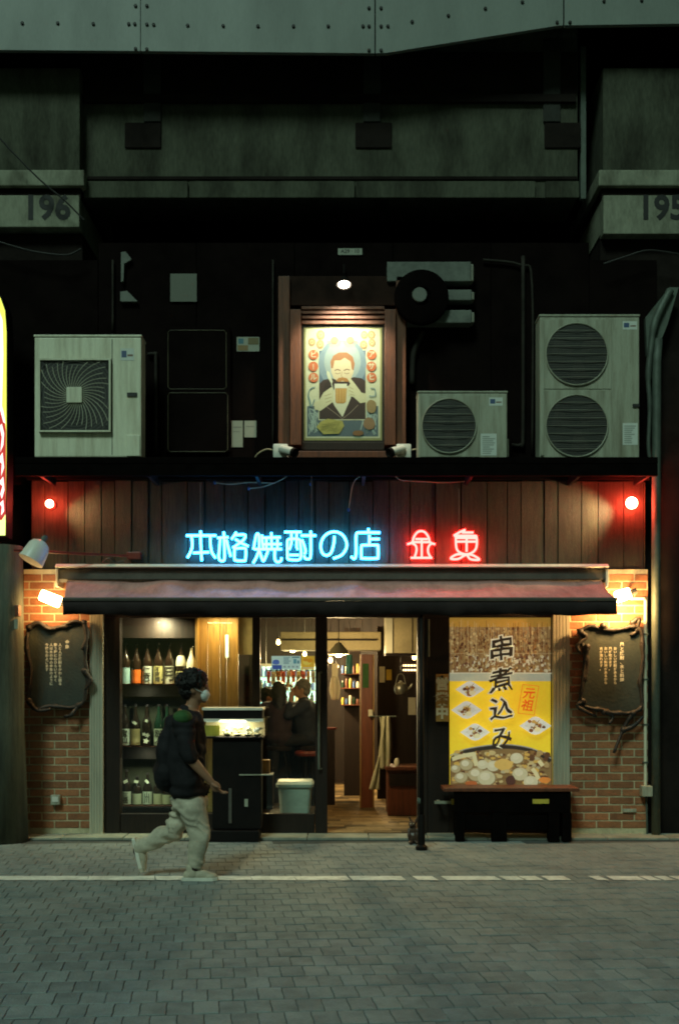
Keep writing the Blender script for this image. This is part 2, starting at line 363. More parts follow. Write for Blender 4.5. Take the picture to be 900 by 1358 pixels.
for s in near:
    o = bpy.data.objects.new('paver', pm); COL.objects.link(o); o.parent = pv
    o.location = (s[2], s[3], random.gauss(0, 0.0012)); o.rotation_euler = (random.gauss(0, .006), random.gauss(0, .006), ANG + random.gauss(0, .006))
far = MB()
for s in slots:
    if (s[2], s[3]) in nearset: continue
    dz = random.gauss(0, 0.0012); a2 = ANG + random.gauss(0, .006); c2, s2 = math.cos(a2), math.sin(a2); tx, ty = random.gauss(0, .006), random.gauss(0, .006)
    far.add([(s[2] + x * c2 - y * s2, s[3] + x * s2 + y * c2, z + dz + x * tx + y * ty) for x, y, z in pvv], pff)
m_paverf = M('grey_pavers_joined', (0.225, 0.262, 0.255), 0.8, var=0.55, scale=5, bump=0.6, hue=(0.135, 0.155, 0.155), fine=70, patch='obj')
far.build('paver_field', m_paverf, pv, kind='stuff')
# worn white line
ly = -2.42; wl_o = root('painted_line', 'worn broken white line painted across the grey paving', 'road marking', (0, ly, 0))
for a, b in ((-6, 117), (117.6, 205), (206.5, 244), (245.5, 333), (333.6, 391), (391.8, 462), (465, 535), (550, 577), (588, 660), (666, 690), (692, 715), (722, 752), (785, 800), (808, 850), (853, 869), (873, 889), (893, 908)):
    x0, x1 = X(a, ly), X(b, ly); w = 0.095; t = 0.016 + random.uniform(-.004, .004); z = 0.0055
    n = max(2, int((x1 - x0) / 0.06)); top = [(x0 + (x1 - x0) * i / n - t, ly + w + random.uniform(-.012, .004), z) for i in range(n + 1)]; bot = [(x0 + (x1 - x0) * i / n + t, ly - w + random.uniform(-.004, .012), z) for i in range(n + 1)]
    MB().add(bot + top, [(i, i + 1, n + 2 + i, n + 1 + i) for i in range(n)]).build('paint_strip', m_line, wl_o)
# kerb slabs in front of the shop
kb = sbox('kerb_bed', -7, 7, -0.345, 0.0, -0.02, 0.004, m_joint, kind='structure')
kx = -6.9
while kx < 6.9:
    L_ = random.uniform(0.55, 0.62); sbox('kerb_slab', kx + .004, kx + L_ - .004, -0.340, -0.01, 0.0, 0.026 + random.uniform(-.003, .003), m_kerb, kb, bev=0.006); kx += L_
# ================================================================== SETTING: viaduct above
via = root('viaduct_girder', 'grimy concrete viaduct girder with a projecting ledge above the shop', 'bridge', (0, 0.45, 5.5))
gy = 0.25
sbox('girder_face', X(108, gy), X(765, gy), gy, gy + .6, Z(262, gy), Z(20, gy), m_conc, via)
for (a, b) in ((113, 250), (252, 470), (472, 708), (722, 766)):
    sbox('ledge', X(a, gy), X(b, gy), gy - .05, gy - .002, Z(262, gy - .05), Z(240, gy - .05), m_conc, via, bev=.008)
sbox('shade_band', X(109, gy), X(764, gy), gy - .012, gy - .001, Z(127.5, gy), Z(70, gy), m_grime, via)  # dark strip painted for the fascia's shade on the girder
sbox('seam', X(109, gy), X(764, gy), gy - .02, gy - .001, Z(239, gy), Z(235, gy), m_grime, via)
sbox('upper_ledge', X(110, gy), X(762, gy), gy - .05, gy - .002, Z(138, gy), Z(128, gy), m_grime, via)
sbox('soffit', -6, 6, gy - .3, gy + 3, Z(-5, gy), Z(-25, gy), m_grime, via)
for a in (190, 495, 745):
    sbox('bracket', X(a - 12, -.3), X(a + 12, -.3), gy - .03, gy - .003, Z(163, gy), Z(55, gy), m_concd, via, bev=.01)
    sbox('bearing_block', X(a - 24, gy), X(a + 24, gy), gy - .018, gy - .004, Z(197, gy), Z(163.5, gy), m_grime, via, bev=.01)
sbox('drain_pipe', X(770, gy), X(777, gy), gy + .02, gy + .09, Z(262, gy), Z(60, gy), m_pipe, via)
sbox('back_wall', -6, 6, 1.6, 1.7, 2.8, 9.5, m_black, via)
def pier(name, a, b, num, nx, label):
    y = 0.10
    p = root(name, label, 'pier', (X((a + b) / 2, y), y + .4, 0))
    lo, hi = min(a, b), max(a, b)
    sbox('head_panel', X(lo, y), X(hi, y), y, y + 1.4, Z(228, y), Z(90, y), m_conc, p, bev=.01)
    sbox('cap_ledge', X(lo - (6 if lo > 400 else 0), y), X(hi + (6 if hi < 500 else 0), y), y - .012, y + 1.4, Z(246, y - .012), Z(225, y - .012), m_concl, p, bev=.012)
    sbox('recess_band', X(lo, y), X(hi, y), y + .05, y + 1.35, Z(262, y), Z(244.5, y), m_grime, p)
    nb = sbox('number_band', X(lo, y), X(hi, y), y - .02, y + 1.4, Z(311 if num == '195' else 302, y), Z(260, y), m_concl, p, bev=.008)
    text_mb(num, X(nx, y), Z(278, y), 0.345, y - .0225, bold=0.03, sx=0.95).build('number', m_num, nb)
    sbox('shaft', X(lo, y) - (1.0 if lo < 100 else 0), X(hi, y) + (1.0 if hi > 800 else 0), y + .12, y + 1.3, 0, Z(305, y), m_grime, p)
    return p
p1 = pier('viaduct_pier', -40, 106, '196', 63, 'concrete viaduct pier head numbered 196 at the upper left')
p2 = pier('viaduct_pier', 799, 945, '195', 876, 'stained concrete viaduct pier head numbered 195 at the upper right')
# bolted steel fascia across the top of the picture
fy = -0.2
fa = root('bolted_fascia', 'grey green bolted steel fascia panels spanning overhead', 'fascia', (0, fy, Z(67, fy)))
def fpanel(poly): 
    MB().prism([(X(a, fy), Z(b, fy)) for a, b in poly], fy, fy + .05).build('panel', m_panel, fa)
fpanel([(-80, -60), (-80, 65.5), (186, 67.5), (186, -60)]); fpanel([(187, -60), (187, 67.5), (496.3, 70.5), (496.3, -60)])
fpanel([(498, -60), (498, 70.5), (512, 70), (735, 34.5), (746, 33.5), (746, -60)]); fpanel([(748, -60), (748, 33.5), (980, 30), (980, -60)])
bolts = [(30, 31), (77, 31), (124, 32), (171, 32), (179, 32), (195, 32.5), (204, 33), (249, 34), (296, 34.5), (342, 35), (389, 35), (435, 35), (481, 35), (489, 35), (505, 35), (514, 35), (546, 29), (594, 21), (643, 11.5), (692, 3), (180, 8), (195, 8), (180, 65), (195, 65.5), (489, 11), (505, 11), (489, 67), (505, 67), (738, 30), (755, 30), (800, 2), (850, 1)]
for a, b in bolts:
    MB().lathe([(0.017, 0), (0.017, .010), (0.012, .014)], (X(a, fy), fy - .0005, Z(b, fy)), (0, -1, 0), 8).build('bolt', m_bolt, fa)
sbox('backing_rail', -5, 5, fy + .052, fy + .12, Z(20, fy), Z(-30, fy), m_grime, fa)
# ================================================================== SHOP: upper black wall, ledge
wy = 0.06
uw = root('upper_wall', 'black painted sheet wall behind the air conditioners', 'wall', (0, wy, 3.7))
for a, b in ((-60, 130), (131, 260), (261, 390), (391, 520), (521, 650), (651, 780), (781, 870)):
    sbox('sheet', X(a, wy), X(b, wy), wy, wy + .03, Z(642, wy), Z(322 if 120 < a < 780 else 345, wy), m_black, uw)
# faint access-hatch outlines
def outline(px0, py0, px1, py1, parent, y):
    pts = [(px0 + 3, py0), (px1 - 3, py0), (px1, py0 + 3), (px1, py1 - 3), (px1 - 3, py1), (px0 + 3, py1), (px0, py1 - 3), (px0, py0 + 3)]
    MB().tube([(X(a, y), y, Z(b, y)) for a, b in pts], 0.004, 6, closed=True).build('edge_trim', m_frimh, parent)
m_frimh = M('scuffed_edge', (0.10, 0.09, 0.05), 0.5, var=0.6, scale=5, hue=(0.012, 0.01, 0.008))
hatch = sbox('meter_cabinet', X(221, wy), X(306, wy), wy - .06, wy - .002, Z(601, wy), Z(436, wy), m_black, loc=(X(263, wy), wy, Z(601, wy)), bev=.006, label='black two door meter cabinet between the left air conditioner and the portrait', cat='cabinet')
outline(223, 438, 300, 516, hatch, wy - .062); outline(223, 521, 302, 599, hatch, wy - .062)
ledge = root('unit_ledge', 'long dark ledge carrying the air conditioner units', 'ledge', (0, -.25, Z(620, -.3)))
sbox('ledge_top', X(30, -.3), X(862, -.3), -.55, wy - .003, Z(616, -.5), Z(607.5, -.5), m_soot, ledge, bev=.004)
sbox('ledge_lip', X(30, -.3), X(862, -.3), -.545, -.50, Z(632, -.5), Z(616.5, -.5), m_soot, ledge, bev=.004)
for a in (60, 200, 340, 480, 620, 760, 850): sbox('bracket', X(a, -.3), X(a, -.3) + .03, -.49, wy - .004, Z(632, -.5), Z(616.6, -.5), m_blackmetal, ledge)
# air conditioners ---------------------------------------------------
def ac_label(parent, a, b, c, d, y, cols=True):
    mb = MB(); mb.flat([(X(a, y), Z(d, y)), (X(b, y), Z(d, y)), (X(b, y), Z(c, y)), (X(a, y), Z(c, y))], y, (.62, .66, .60))
    if cols:
        h = d - c; w = b - a
        mb.flat([(X(a + w * .08, y), Z(d - h * .25, y)), (X(a + w * .45, y), Z(d - h * .25, y)), (X(a + w * .45, y), Z(c + h * .2, y)), (X(a + w * .08, y), Z(c + h * .2, y))], y - .0012, (.06, .10, .20))
        mb.flat([(X(a + w * .52, y), Z(d - h * .5, y)), (X(a + w * .92, y), Z(d - h * .5, y)), (X(a + w * .92, y), Z(d - h * .35, y)), (X(a + w * .52, y), Z(d - h * .35, y))], y - .0012, (.20, .12, .08))
    else:
        for i in range(9):
            q = c + (d - c) * (.12 + i * .095); e = a + (b - a) * random.uniform(.55, .92)
            mb.flat([(X(a + (b - a) * .1, y), Z(q + 1.2, y)), (X(e, y), Z(q + 1.2, y)), (X(e, y), Z(q, y)), (X(a + (b - a) * .1, y), Z(q, y))], y - .0012, (.30, .32, .28))
    return mb.build('sticker', m_print, parent)
ay = -.50
# left: square spiral guard
ac = root('air_conditioner', 'large pale air conditioner with a square spiral fan guard on the left', 'air conditioner', (X(118, ay), -.25, Z(606, ay)), 'outdoor air conditioner units on the ledge')
x0, x1, z0, z1 = X(46, ay), X(187.5, ay), Z(606, ay), Z(447, ay)
sbox('casing', x0, x1, ay, -.27, z0, z1, m_ac, ac, bev=.012)
sbox('lid', x0 - .006, x1 + .006, ay - .008, -.265, z1 + .0005, z1 + .022, m_ac, ac, bev=.006)
fx0, fx1, fz0, fz1 = X(53, ay), X(148, ay), Z(574, ay), Z(477, ay); fc = ((fx0 + fx1) / 2, ay - .035, (fz0 + fz1) / 2)
gr = MB().box(fx0, fx1, ay - .02, ay - .002, fz0, fz1).build('fan_cavity', m_fan, ac)
fr = MB()
for (a, b, c, d) in ((fx0, fx1, fz0, fz0 + .016), (fx0, fx1, fz1 - .016, fz1), (fx0, fx0 + .016, fz0 + .0165, fz1 - .0165), (fx1 - .016, fx1, fz0 + .0165, fz1 - .0165)): fr.box(a, b, ay - .045, ay - .021, c, d)
fr.build('guard_frame', m_ac, ac)
hw = (fx1 - fx0) / 2 - .012
sp = MB()
for k in range(36):
    a0 = 2 * math.pi * k / 36; pts = []
    for i in range(9):
        r = .065 + i * (.52 - .065) / 8; a = a0 - .85 * (i / 8) ** .9
        p = (r * math.cos(a), r * math.sin(a))
        if max(abs(p[0]), abs(p[1])) > hw:
            q = pts[-1] if pts else p; break
        pts.append((fc[0] + p[0], ay - .040, fc[2] + p[1]))
    if len(pts) > 2: sp.tube(pts, .0028, 4)
sp.build('spiral_guard', m_ac, ac)
cg = MB()
for i in range(16):
    r = .09 + i * .03; pts = []
    for j in range(65):
        a = 2 * math.pi * j / 64; p = (r * math.cos(a), r * math.sin(a))
        if max(abs(p[0]), abs(p[1])) < hw: pts.append((fc[0] + p[0], ay - .034, fc[2] + p[1]))
        else:
            if len(pts) > 1: cg.tube(pts, .0014, 3)
            pts = []
    if len(pts) > 1: cg.tube(pts, .0014, 3)
cg.build('ring_guard', m_grill, ac)
sbox('hub_plate', fc[0] - .075, fc[0] + .075, ay - .055, ay - .043, fc[2] - .075, fc[2] + .075, m_ac, ac, bev=.005)
for sx_ in (-1, 1):
    for sz_ in (-1, 1): MB().lathe([(.014, 0), (.014, .012)], (fc[0] + sx_ * (hw - .03), ay - .046, fc[2] + sz_ * (hw - .03)), (0, -1, 0), 8).build('guard_screw', m_bolt, ac)
sbox('panel_seam', X(148.5, ay), X(149.3, ay), ay - .003, ay - .0005, z0 + .02, z1 - .02, m_bolt, ac)
ac_label(ac, 160, 178, 462, 478, ay - .002); sbox('grip', X(169, ay), X(182, ay), ay - .012, ay - .002, Z(526, ay), Z(521, ay), m_fan, ac)
hp = sbox('service_cover', X(168, ay), X(186, ay), ay - .012, ay - .001, Z(605, ay), Z(577, ay), m_ac, ac, bev=.005)
for a in (62, 176): sbox('foot', X(a - 8, ay), X(a + 8, ay), ay + .03, -.28, Z(607.3, ay), z0, m_blackmetal, ac)
def round_guard(parent, cx, cz, rpx, y, wires=8):
    r = rpx * (D + y) / F; c = (X(cx, y), y, Z(cz, y))
    MB().lathe([(r, .0), (r, .004), (r * .97, .006)], (c[0], y - .001, c[2]), (0, -1, 0), 40).build('fan_cavity', m_fan, parent)
    MB().tube([(c[0] + r * math.cos(2 * math.pi * i / 40), y - .012, c[2] + r * math.sin(2 * math.pi * i / 40)) for i in range(40)], .007, 6, closed=True).build('guard_ring', m_acw, parent)
    g = MB()
    for i in range(1, wires):
        dz = -r + 2 * r * i / wires; w = math.sqrt(max(0, r * r - dz * dz)); g.tube([(c[0] - w, y - .012, c[2] + dz), (c[0], y - .03, c[2] + dz), (c[0] + w, y - .012, c[2] + dz)], .0032, 5)
    for i in range(1, 30):
        dz = -r + 2 * r * i / 30; w = math.sqrt(max(0, r * r - dz * dz)); g.tube([(c[0] - w, y - .010, c[2] + dz), (c[0] + w, y - .010, c[2] + dz)], .0010, 3)
    g.build('guard_wires', m_grill, parent)
    b = MB()
    for k in range(3):
        a = k * 2.094 + .4; b.add([(c[0] + r * q * math.cos(a + e), y - .0085 + s_, c[2] + r * q * math.sin(a + e)) for q, e, s_ in ((.2, -.3, 0), (.9, -.1, 0), (.85, .65, .0), (.22, .7, 0))], [(0, 1, 2, 3)])
    b.build('fan_blades', m_fanb, parent)
m_fanb = M('fan_blades', (0.035, 0.030, 0.026), 0.5)
# small unit
ac2 = root('air_conditioner', 'small air conditioner with one round fan right of the portrait', 'air conditioner', (X(612, ay), -.25, Z(610, ay)), 'outdoor air conditioner units on the ledge')
x0, x1, z0, z1 = X(554, ay), X(672, ay), Z(609, ay), Z(521, ay)
sbox('casing', x0, x1, ay, -.27, z0, z1, m_acw, ac2, bev=.012); sbox('lid', x0 - .006, x1 + .006, ay - .008, -.265, z1 + .0005, z1 + .018, m_acw, ac2, bev=.006)
sbox('front_bezel', X(557, ay), X(635, ay), ay - .006, ay - .0008, Z(606, ay), Z(525, ay), m_acw, ac2, bev=.003)
round_guard(ac2, 595, 565, 36, ay - .008, 7)
ac_label(ac2, 648, 666, 527, 538, ay - .002); ac_label(ac2, 637, 658, 575, 604, ay - .002, False)
sbox('valve_cover', x1 + .0005, x1 + .03, -.42, -.30, z0 + .04, z0 + .22, m_acw, ac2, bev=.01)
# tall twin-fan unit
ac3 = root('air_conditioner', 'tall twin fan air conditioner with two stacked round guards at the right', 'air conditioner', (X(780, ay), -.25, Z(613, ay)), 'outdoor air conditioner units on the ledge')
x0, x1, z0, z1 = X(715, ay), X(847, ay), Z(608.6, ay), Z(420, ay)
sbox('casing', x0, x1, ay, -.27, z0, z1, m_acw, ac3, bev=.012); sbox('lid', x0 - .006, x1 + .006, ay - .008, -.265, z1 + .0005, z1 + .022, m_acw, ac3, bev=.006)
sbox('front_bezel', X(719, ay), X(810, ay), ay - .006, ay - .0008, Z(516, ay), Z(424, ay), m_acw, ac3, bev=.003)
sbox('front_bezel', X(719, ay), X(810, ay), ay - .006, ay - .0008, Z(607, ay), Z(518, ay), m_acw, ac3, bev=.003)
sbox('side_rail', x0 + .004, X(720.5, ay), ay - .016, ay - .0065, z0 + .03, z1 - .03, m_acw, ac3, bev=.003)
round_guard(ac3, 764, 470, 41, ay - .008, 8); round_guard(ac3, 764, 565, 41, ay - .008, 8)
ac_label(ac3, 825, 844, 426, 437, ay - .002); ac_label(ac3, 825, 845, 561, 590, ay - .002, False)
sbox('latch', X(838, ay), X(847, ay), ay - .014, ay - .002, Z(540, ay), Z(536, ay), m_fan, ac3)
# paper notices on the black wall
def notice(a, b, c, d, label, y=wy - .004, marks=None, tone=(.30, .32, .25)):
    mb = MB(); mb.col = tone; mb.box(X(a, y), X(b, y), y - .002, y + .0015, Z(d, y), Z(c, y))
    for (p, q, r_, s_, col) in (marks or []): mb.flat([(X(p, y), Z(s_, y)), (X(q, y), Z(s_, y)), (X(q, y), Z(r_, y)), (X(p, y), Z(r_, y))], y - .0035, col)
    return mb.build('paper_notice', m_print, loc=(X((a + b) / 2, y), y, Z(d, y)), label=label, cat='notice')
ny = wy - .066
notice(307, 322, 558, 593, 'taller of the two blank white notices beside the portrait frame', marks=[(309, 320, 566, 567.2, (.2, .2, .17)), (309, 318, 572, 573, (.2, .2, .17))])
notice(324, 340, 558, 580, 'shorter of the two blank white notices beside the portrait frame', marks=[(326, 337, 565, 566, (.2, .2, .17))])
notice(314, 344, 447, 466, 'small yellowed notice with blue mark left of the portrait frame', marks=[(316, 323, 449, 456, (.05, .16, .2)), (315, 329, 458, 465, (.22, .14, .05)), (329, 343, 448, 457, (.14, .11, .04))])
np_ = notice(448, 480, 329.5, 338, 'small pale number plate above the portrait lamp', y=wy - .01)
text_mb('A29 · 10', X(464, wy), Z(334, wy), .055, wy - .0135, bold=.01).build('print_marks', m_num, np_)
notice(226, 261, 363, 400, 'pale grey sheet patch high on the black wall at left', y=wy - .02, tone=(.10, .11, .08))
MB().prism([(X(a, wy), Z(b, wy)) for a, b in ((162, 337), (168, 336), (176, 346), (166, 352), (165, 375), (162, 376))], wy - .05, wy - .01).build('torn_flashing', m_duct, loc=(X(165, wy), wy, Z(376, wy)), label='torn strip of pale metal flashing on the black wall', cat='flashing')
MB().prism([(X(a, wy), Z(b, wy)) for a, b in ((161, 389), (170, 388), (184, 402), (161, 402))], wy - .05, wy - .01).build('metal_scrap', m_duct, loc=(X(165, wy), wy, Z(402, wy)), label='triangular scrap of pale metal below the torn flashing', cat='scrap')
# ducts with a black extractor wheel
dw = -.1
for a, b, c, d, lab in ((513, 624, 347, 373, 'widest pale duct box, topmost behind the black extractor wheel'), (552, 625, 384, 398, 'short middle pale duct behind the black extractor wheel'), (540, 625, 411, 428, 'lowest of three pale ducts by the extractor wheel')):
    t = root('duct', lab, 'duct', (X(570, dw), 0, Z(d, dw)), 'ducts above the small air conditioner')
    sbox('duct_body', X(a, dw), X(b, dw), dw, wy - .003, Z(d, dw), Z(c, dw), m_duct, t, bev=.008); sbox('duct_flange', X(b, dw) + .0005, X(b + 4, dw), dw + .02, wy - .004, Z(d - 1.5, dw), Z(c + 2, dw), m_grill, t, bev=.01)
ex = root('extractor_wheel', 'round black extractor housing in front of the pale ducts', 'extractor', (X(560, -.2), -.1, Z(425, -.2)))
r = 36 * 10.8 / F
MB().lathe([(r, 0), (r, .07), (r * .92, .085), (r * .35, .085), (r * .3, .06)], (X(559, -.2), dw - .006, Z(392, -.2)), (0, -1, 0), 36).build('housing', m_soot, ex, smooth=40)
MB().lathe([(r * .28, 0), (r * .26, .02)], (X(556, -.2), dw - .096, Z(391, -.2)), (0, -1, 0), 24).build('outlet_disc', m_duct, ex)
# ================================================================== poster in a heavy frame
pyy = -.14
ps = root('portrait_frame', 'heavy red brown wooden frame holding the beer poster', 'frame', (X(454, pyy), -.05, Z(612, pyy)))
def pbox(name, a, b, c, d, y0, y1, mat=m_frame, bev=.006): return sbox(name, X(a, y0), X(b, y0), y0, y1, Z(d, y0), Z(c, y0), mat, ps, bev=bev)
m_frame2 = M('sooty_frame_wood', (0.022, 0.009, 0.005), 0.7, var=0.4, spec=.1)
pbox('stile', 369, 384, 366, 597, -.10, wy - .004); pbox('stile', 525, 538, 366, 597, -.10, wy - .004)
pbox('inner_stile', 384.5, 399, 410, 590, -.15, wy - .004); pbox('inner_stile', 510, 524.5, 410, 590, -.15, wy - .004)
pbox('head_board', 369, 538, 366, 405, -.06, wy - .004, m_frame2)
pbox('bottom_rail', 384.5, 524.5, 598, 613, -.14, wy - .004); pbox('bottom_recess', 399.5, 509.5, 586, 597, -.05, wy - .004, m_darkwood)
pbox('bottom_block', 369, 384, 598, 612, -.09, wy - .004); pbox('bottom_block', 525, 538, 598, 612, -.09, wy - .004)
for i, (c, d, yy) in enumerate(((406, 410, -.13), (412, 416, -.115), (418.5, 422.5, -.10), (425, 429.5, -.085))): pbox('cornice_strip', 399.5, 509.5, c, d, yy, wy - .004, bev=.004)
ppx = -.05
poster = root('beer_poster', 'lit vintage poster of a moustached man holding a beer mug', 'poster', (X(454, ppx), ppx, Z(585, ppx)))
sbox('glass_pane', X(401, ppx), X(509, ppx), ppx - .028, ppx - .026, Z(585, ppx), Z(432, ppx), m_glass, poster)
pr = MB(); lay = [ppx]; LS = .00006
def PP(z): return [(X(395 + a / 6.79, ppx), Z(400 + b / 6.79, ppx)) for a, b in z]
def circ(cx, cz, r, n=16, e=1.0, rag=0.0): return [(cx + r * math.cos(2 * math.pi * i / n) * (1 + rag * random.uniform(-1, 1)), cz + e * r * math.sin(2 * math.pi * i / n) * (1 + rag * random.uniform(-1, 1))) for i in range(n)]
def P(pts, col): lay[0] -= LS; pr.flat(PP(pts), lay[0], col)
def rect(a, b, c, d): return [(a, d), (b, d), (b, c), (a, c)]
def PPL(pts, w, col):
    lay[0] -= LS; q = smooth_path([(p[0], p[1], 0) for p in pts], 5); L_, R_ = [], []
    for i, p in enumerate(q):
        t = (q[min(i + 1, len(q) - 1)] - q[max(i - 1, 0)]).normalized(); nrm = Vector((-t.y, t.x, 0)) * w / 2; L_.append(p + nrm); R_.append(p - nrm)
    vs = PP([(p.x, p.y) for p in L_ + R_]); n = len(q); pr.col = col
    pr.add([(a, lay[0], b) for a, b in vs], [(i, i + 1, n + i + 1, n + i) for i in range(n - 1)])
P(rect(55, 755, 235, 1250), (.30, .28, .13)); P(rect(70, 738, 245, 1228), (.58, .57, .44))
P(rect(82, 722, 940, 1215), (.10, .13, .17))
for k in range(26): PPL([(random.uniform(95, 190) if k % 2 else random.uniform(600, 710), random.uniform(960, 1200)), (random.uniform(95, 200) if k % 2 else random.uniform(590, 710), random.uniform(960, 1200)), (random.uniform(95, 240) if k % 2 else random.uniform(560, 710), random.uniform(960, 1200))], 9, (.34, .42, .42))
P(rect(184, 616, 428, 1068), (.62, .60, .44)); P(rect(191, 608, 440, 1060), (.11, .16, .25))
P(circ(400, 560, 215, 30, 1.1), (.20, .27, .36)); P(circ(400, 540, 165, 30, 1.15), (.32, .38, .42))
# jacket, shirt
P([(191, 1060), (191, 740), (230, 705), (300, 690), (400, 720), (500, 680), (570, 690), (608, 715), (608, 1060)], (.045, .022, .022))
P([(300, 880), (335, 760), (480, 760), (475, 870), (400, 1040), (330, 940)], (.62, .60, .48))
P([(300, 690), (330, 760), (300, 890), (240, 960), (215, 900), (240, 740)], (.030, .014, .014))
PPL([(260, 950), (330, 1000), (400, 1056)], 5, (.30, .22, .18)); PPL([(540, 930), (470, 1000), (400, 1056)], 5, (.30, .22, .18))
# head
P([(300, 640), (292, 560), (310, 500), (360, 462), (430, 460), (480, 485), (505, 540), (500, 640), (480, 690), (440, 720), (360, 720), (320, 690)], (.62, .50, .36))
P([(298, 600), (292, 540), (318, 488), (370, 458), (440, 458), (492, 495), (510, 560), (500, 620), (484, 610), (474, 540), (420, 505), (380, 530), (330, 530), (314, 600)], (.36, .15, .07))
PPL([(330, 622), (355, 612), (382, 622)], 9, (.20, .10, .06)); PPL([(412, 622), (440, 610), (466, 618)], 9, (.20, .10, .06))
PPL([(335, 645), (358, 650), (382, 643)], 5, (.2, .12, .08)); PPL([(415, 643), (440, 650), (462, 643)], 5, (.2, .12, .08))
PPL([(396, 630), (390, 670), (405, 682)], 6, (.44, .30, .20))
P([(340, 715), (365, 688), (400, 682), (440, 690), (468, 720), (430, 722), (400, 712), (370, 724)], (.40, .18, .06))
# mug and hands
P(rect(328, 440, 740, 785), (.66, .64, .54)); P([(335, 780), (440, 780), (432, 905), (410, 918), (350, 918), (338, 905)], (.46, .25, .08))
for a in (355, 380, 405, 425): PPL([(a, 785), (a, 905)], 7, (.58, .36, .14))
P([(190, 890), (230, 820), (300, 770), (325, 800), (318, 900), (250, 950), (200, 985), (150, 970), (145, 910)], (.58, .54, .38))
P([(445, 690), (470, 690), (520, 750), (570, 820), (612, 830), (612, 905), (560, 915), (500, 860), (450, 850), (440, 780), (470, 740)], (.58, .54, .38))
for a, b in (((240, 850), (300, 830)), ((240, 880), (305, 860)), ((250, 910), (300, 890)), ((460, 770), (500, 790)), ((458, 800), (500, 820)), ((470, 835), (510, 845))): PPL([a, b], 5, (.34, .28, .18))
P([(262, 620), (285, 640), (312, 720), (305, 745), (270, 690), (258, 650)], (.60, .60, .48)); PPL([(300, 735), (318, 800)], 8, (.55, .55, .45))
# corner ornaments
for cx, cz, r_ in ((125, 365, 32), (200, 385, 34), (205, 300, 38), (595, 300, 32), (660, 300, 34), (590, 390, 34), (665, 370, 30)):
    P(circ(cx, cz, r_, 14, 1.15), (.40, .26, .14)); P(circ(cx, cz, r_ * .55, 12, 1.15), (.50, .44, .24)); P(circ(cx, cz, r_ * .2, 8), (.26, .14, .08))
for cx, cz in ((328, 350), (470, 350)):
    P(circ(cx, cz, 34, 16), (.60, .22, .14))
    for i in range(10): a = math.pi * (i + .5) / 10; PPL([(cx + 42 * math.cos(a), cz + 42 * math.sin(a)), (cx + 66 * math.cos(a), cz + 66 * math.sin(a))], 5, (.48, .40, .26))
for cx, cz in ((140, 480), (138, 585), (140, 685), (662, 480), (660, 585), (662, 685)): P(circ(cx, cz, 44, 20), (.56, .14, .06))
PPL([(155, 770), (110, 790), (95, 850), (110, 900), (120, 950), (150, 880)], 9, (.16, .26, .32)); PPL([(650, 780), (690, 790), (692, 850), (640, 850)], 9, (.16, .26, .32))
P(circ(660, 945, 46, 14, 1.35, .05), (.30, .20, .10)); P(circ(640, 1100, 52, 14, 1.1, .06), (.28, .16, .09)); P(circ(540, 1185, 50, 14, .5, .06), (.24, .11, .05))
P([(165, 1130), (205, 1080), (270, 1055), (400, 1075), (415, 1120), (370, 1190), (230, 1195)], (.42, .36, .11))
for i in range(30): PPL([(random.uniform(190, 380), random.uniform(1080, 1180)), (random.uniform(190, 400), random.uniform(1080, 1180))], 3, (.32, .27, .08))
for ch, cx, cz in (('ビ', 140, 482), ('ー', 138, 585), ('ル', 140, 685), ('ア', 662, 480), ('サ', 660, 585), ('ヒ', 662, 685)):
    lay[0] -= LS; (a, b), = PP([(cx, cz)]); text_mb('|' if ch == 'ー' else ch, a, b, .072 if ch != 'ー' else .06, lay[0], bold=.02, mb=pr, col=(.66, .62, .46), flat=True)
pr.build('print', m_print, poster); sbox('backing', X(400, ppx), X(510, ppx), ppx + .0005, ppx + .02, Z(585.5, ppx), Z(431.5, ppx), m_darkwood, poster)
# poster lamp
lp = root('picture_lamp', 'small lit spotlight on a bracket above the framed poster', 'lamp', (X(456, -.4), -.2, Z(360, -.4)))
MB().tube(smooth_path([(X(456, 0), wy, Z(352, 0)), (X(456, -.2), -.2, Z(352, -.2)), (X(456, -.45), -.42, Z(362, -.45))]), .010, 8).build('arm', m_blackmetal, lp)
MB().lathe([(.022, .09), (.035, .07), (.075, .0), (.072, 0), (.03, .065)], (X(456, -.45), -.43, Z(377, -.45)), (0, .28, .96), 20).build('shade', m_blackmetal, lp, smooth=40)
MB().ell((X(456, -.45), -.435, Z(376.5, -.45)), (.055, .055, .030), 14).build('bulb', m_bulbw, lp, smooth=True)
light('picture_light', 'SPOT', (X(456, -.45), -.50, Z(381, -.45)), 105, (1, .86, .62), lp, .03, aim=(X(454, ppx), -.05, Z(500, ppx)), spot=R(105), blend=.7)
# ================================================================== planks above the shop
pw = root('plank_wall', 'weathered brown vertical plank wall behind the neon sign', 'wall', (0, 0, Z(752)))
sbox('plank_backing', X(40), X(856), .016, .05, Z(757), Z(636), m_black, pw)
px = 42
while px < 854:
    w = random.choice((18, 22, 27, 31, 34)); e = min(px + w, 855)
    sbox('plank', X(px + .5), X(e - .5), random.uniform(-.012, -.002), .0155, Z(756.5), Z(638 + random.uniform(-1, 1)), m_plank, pw, bev=.003); px += w
sbox('plank_cap', X(36), X(860), -.03, .05, Z(636.5), Z(632), m_blackmetal, pw)
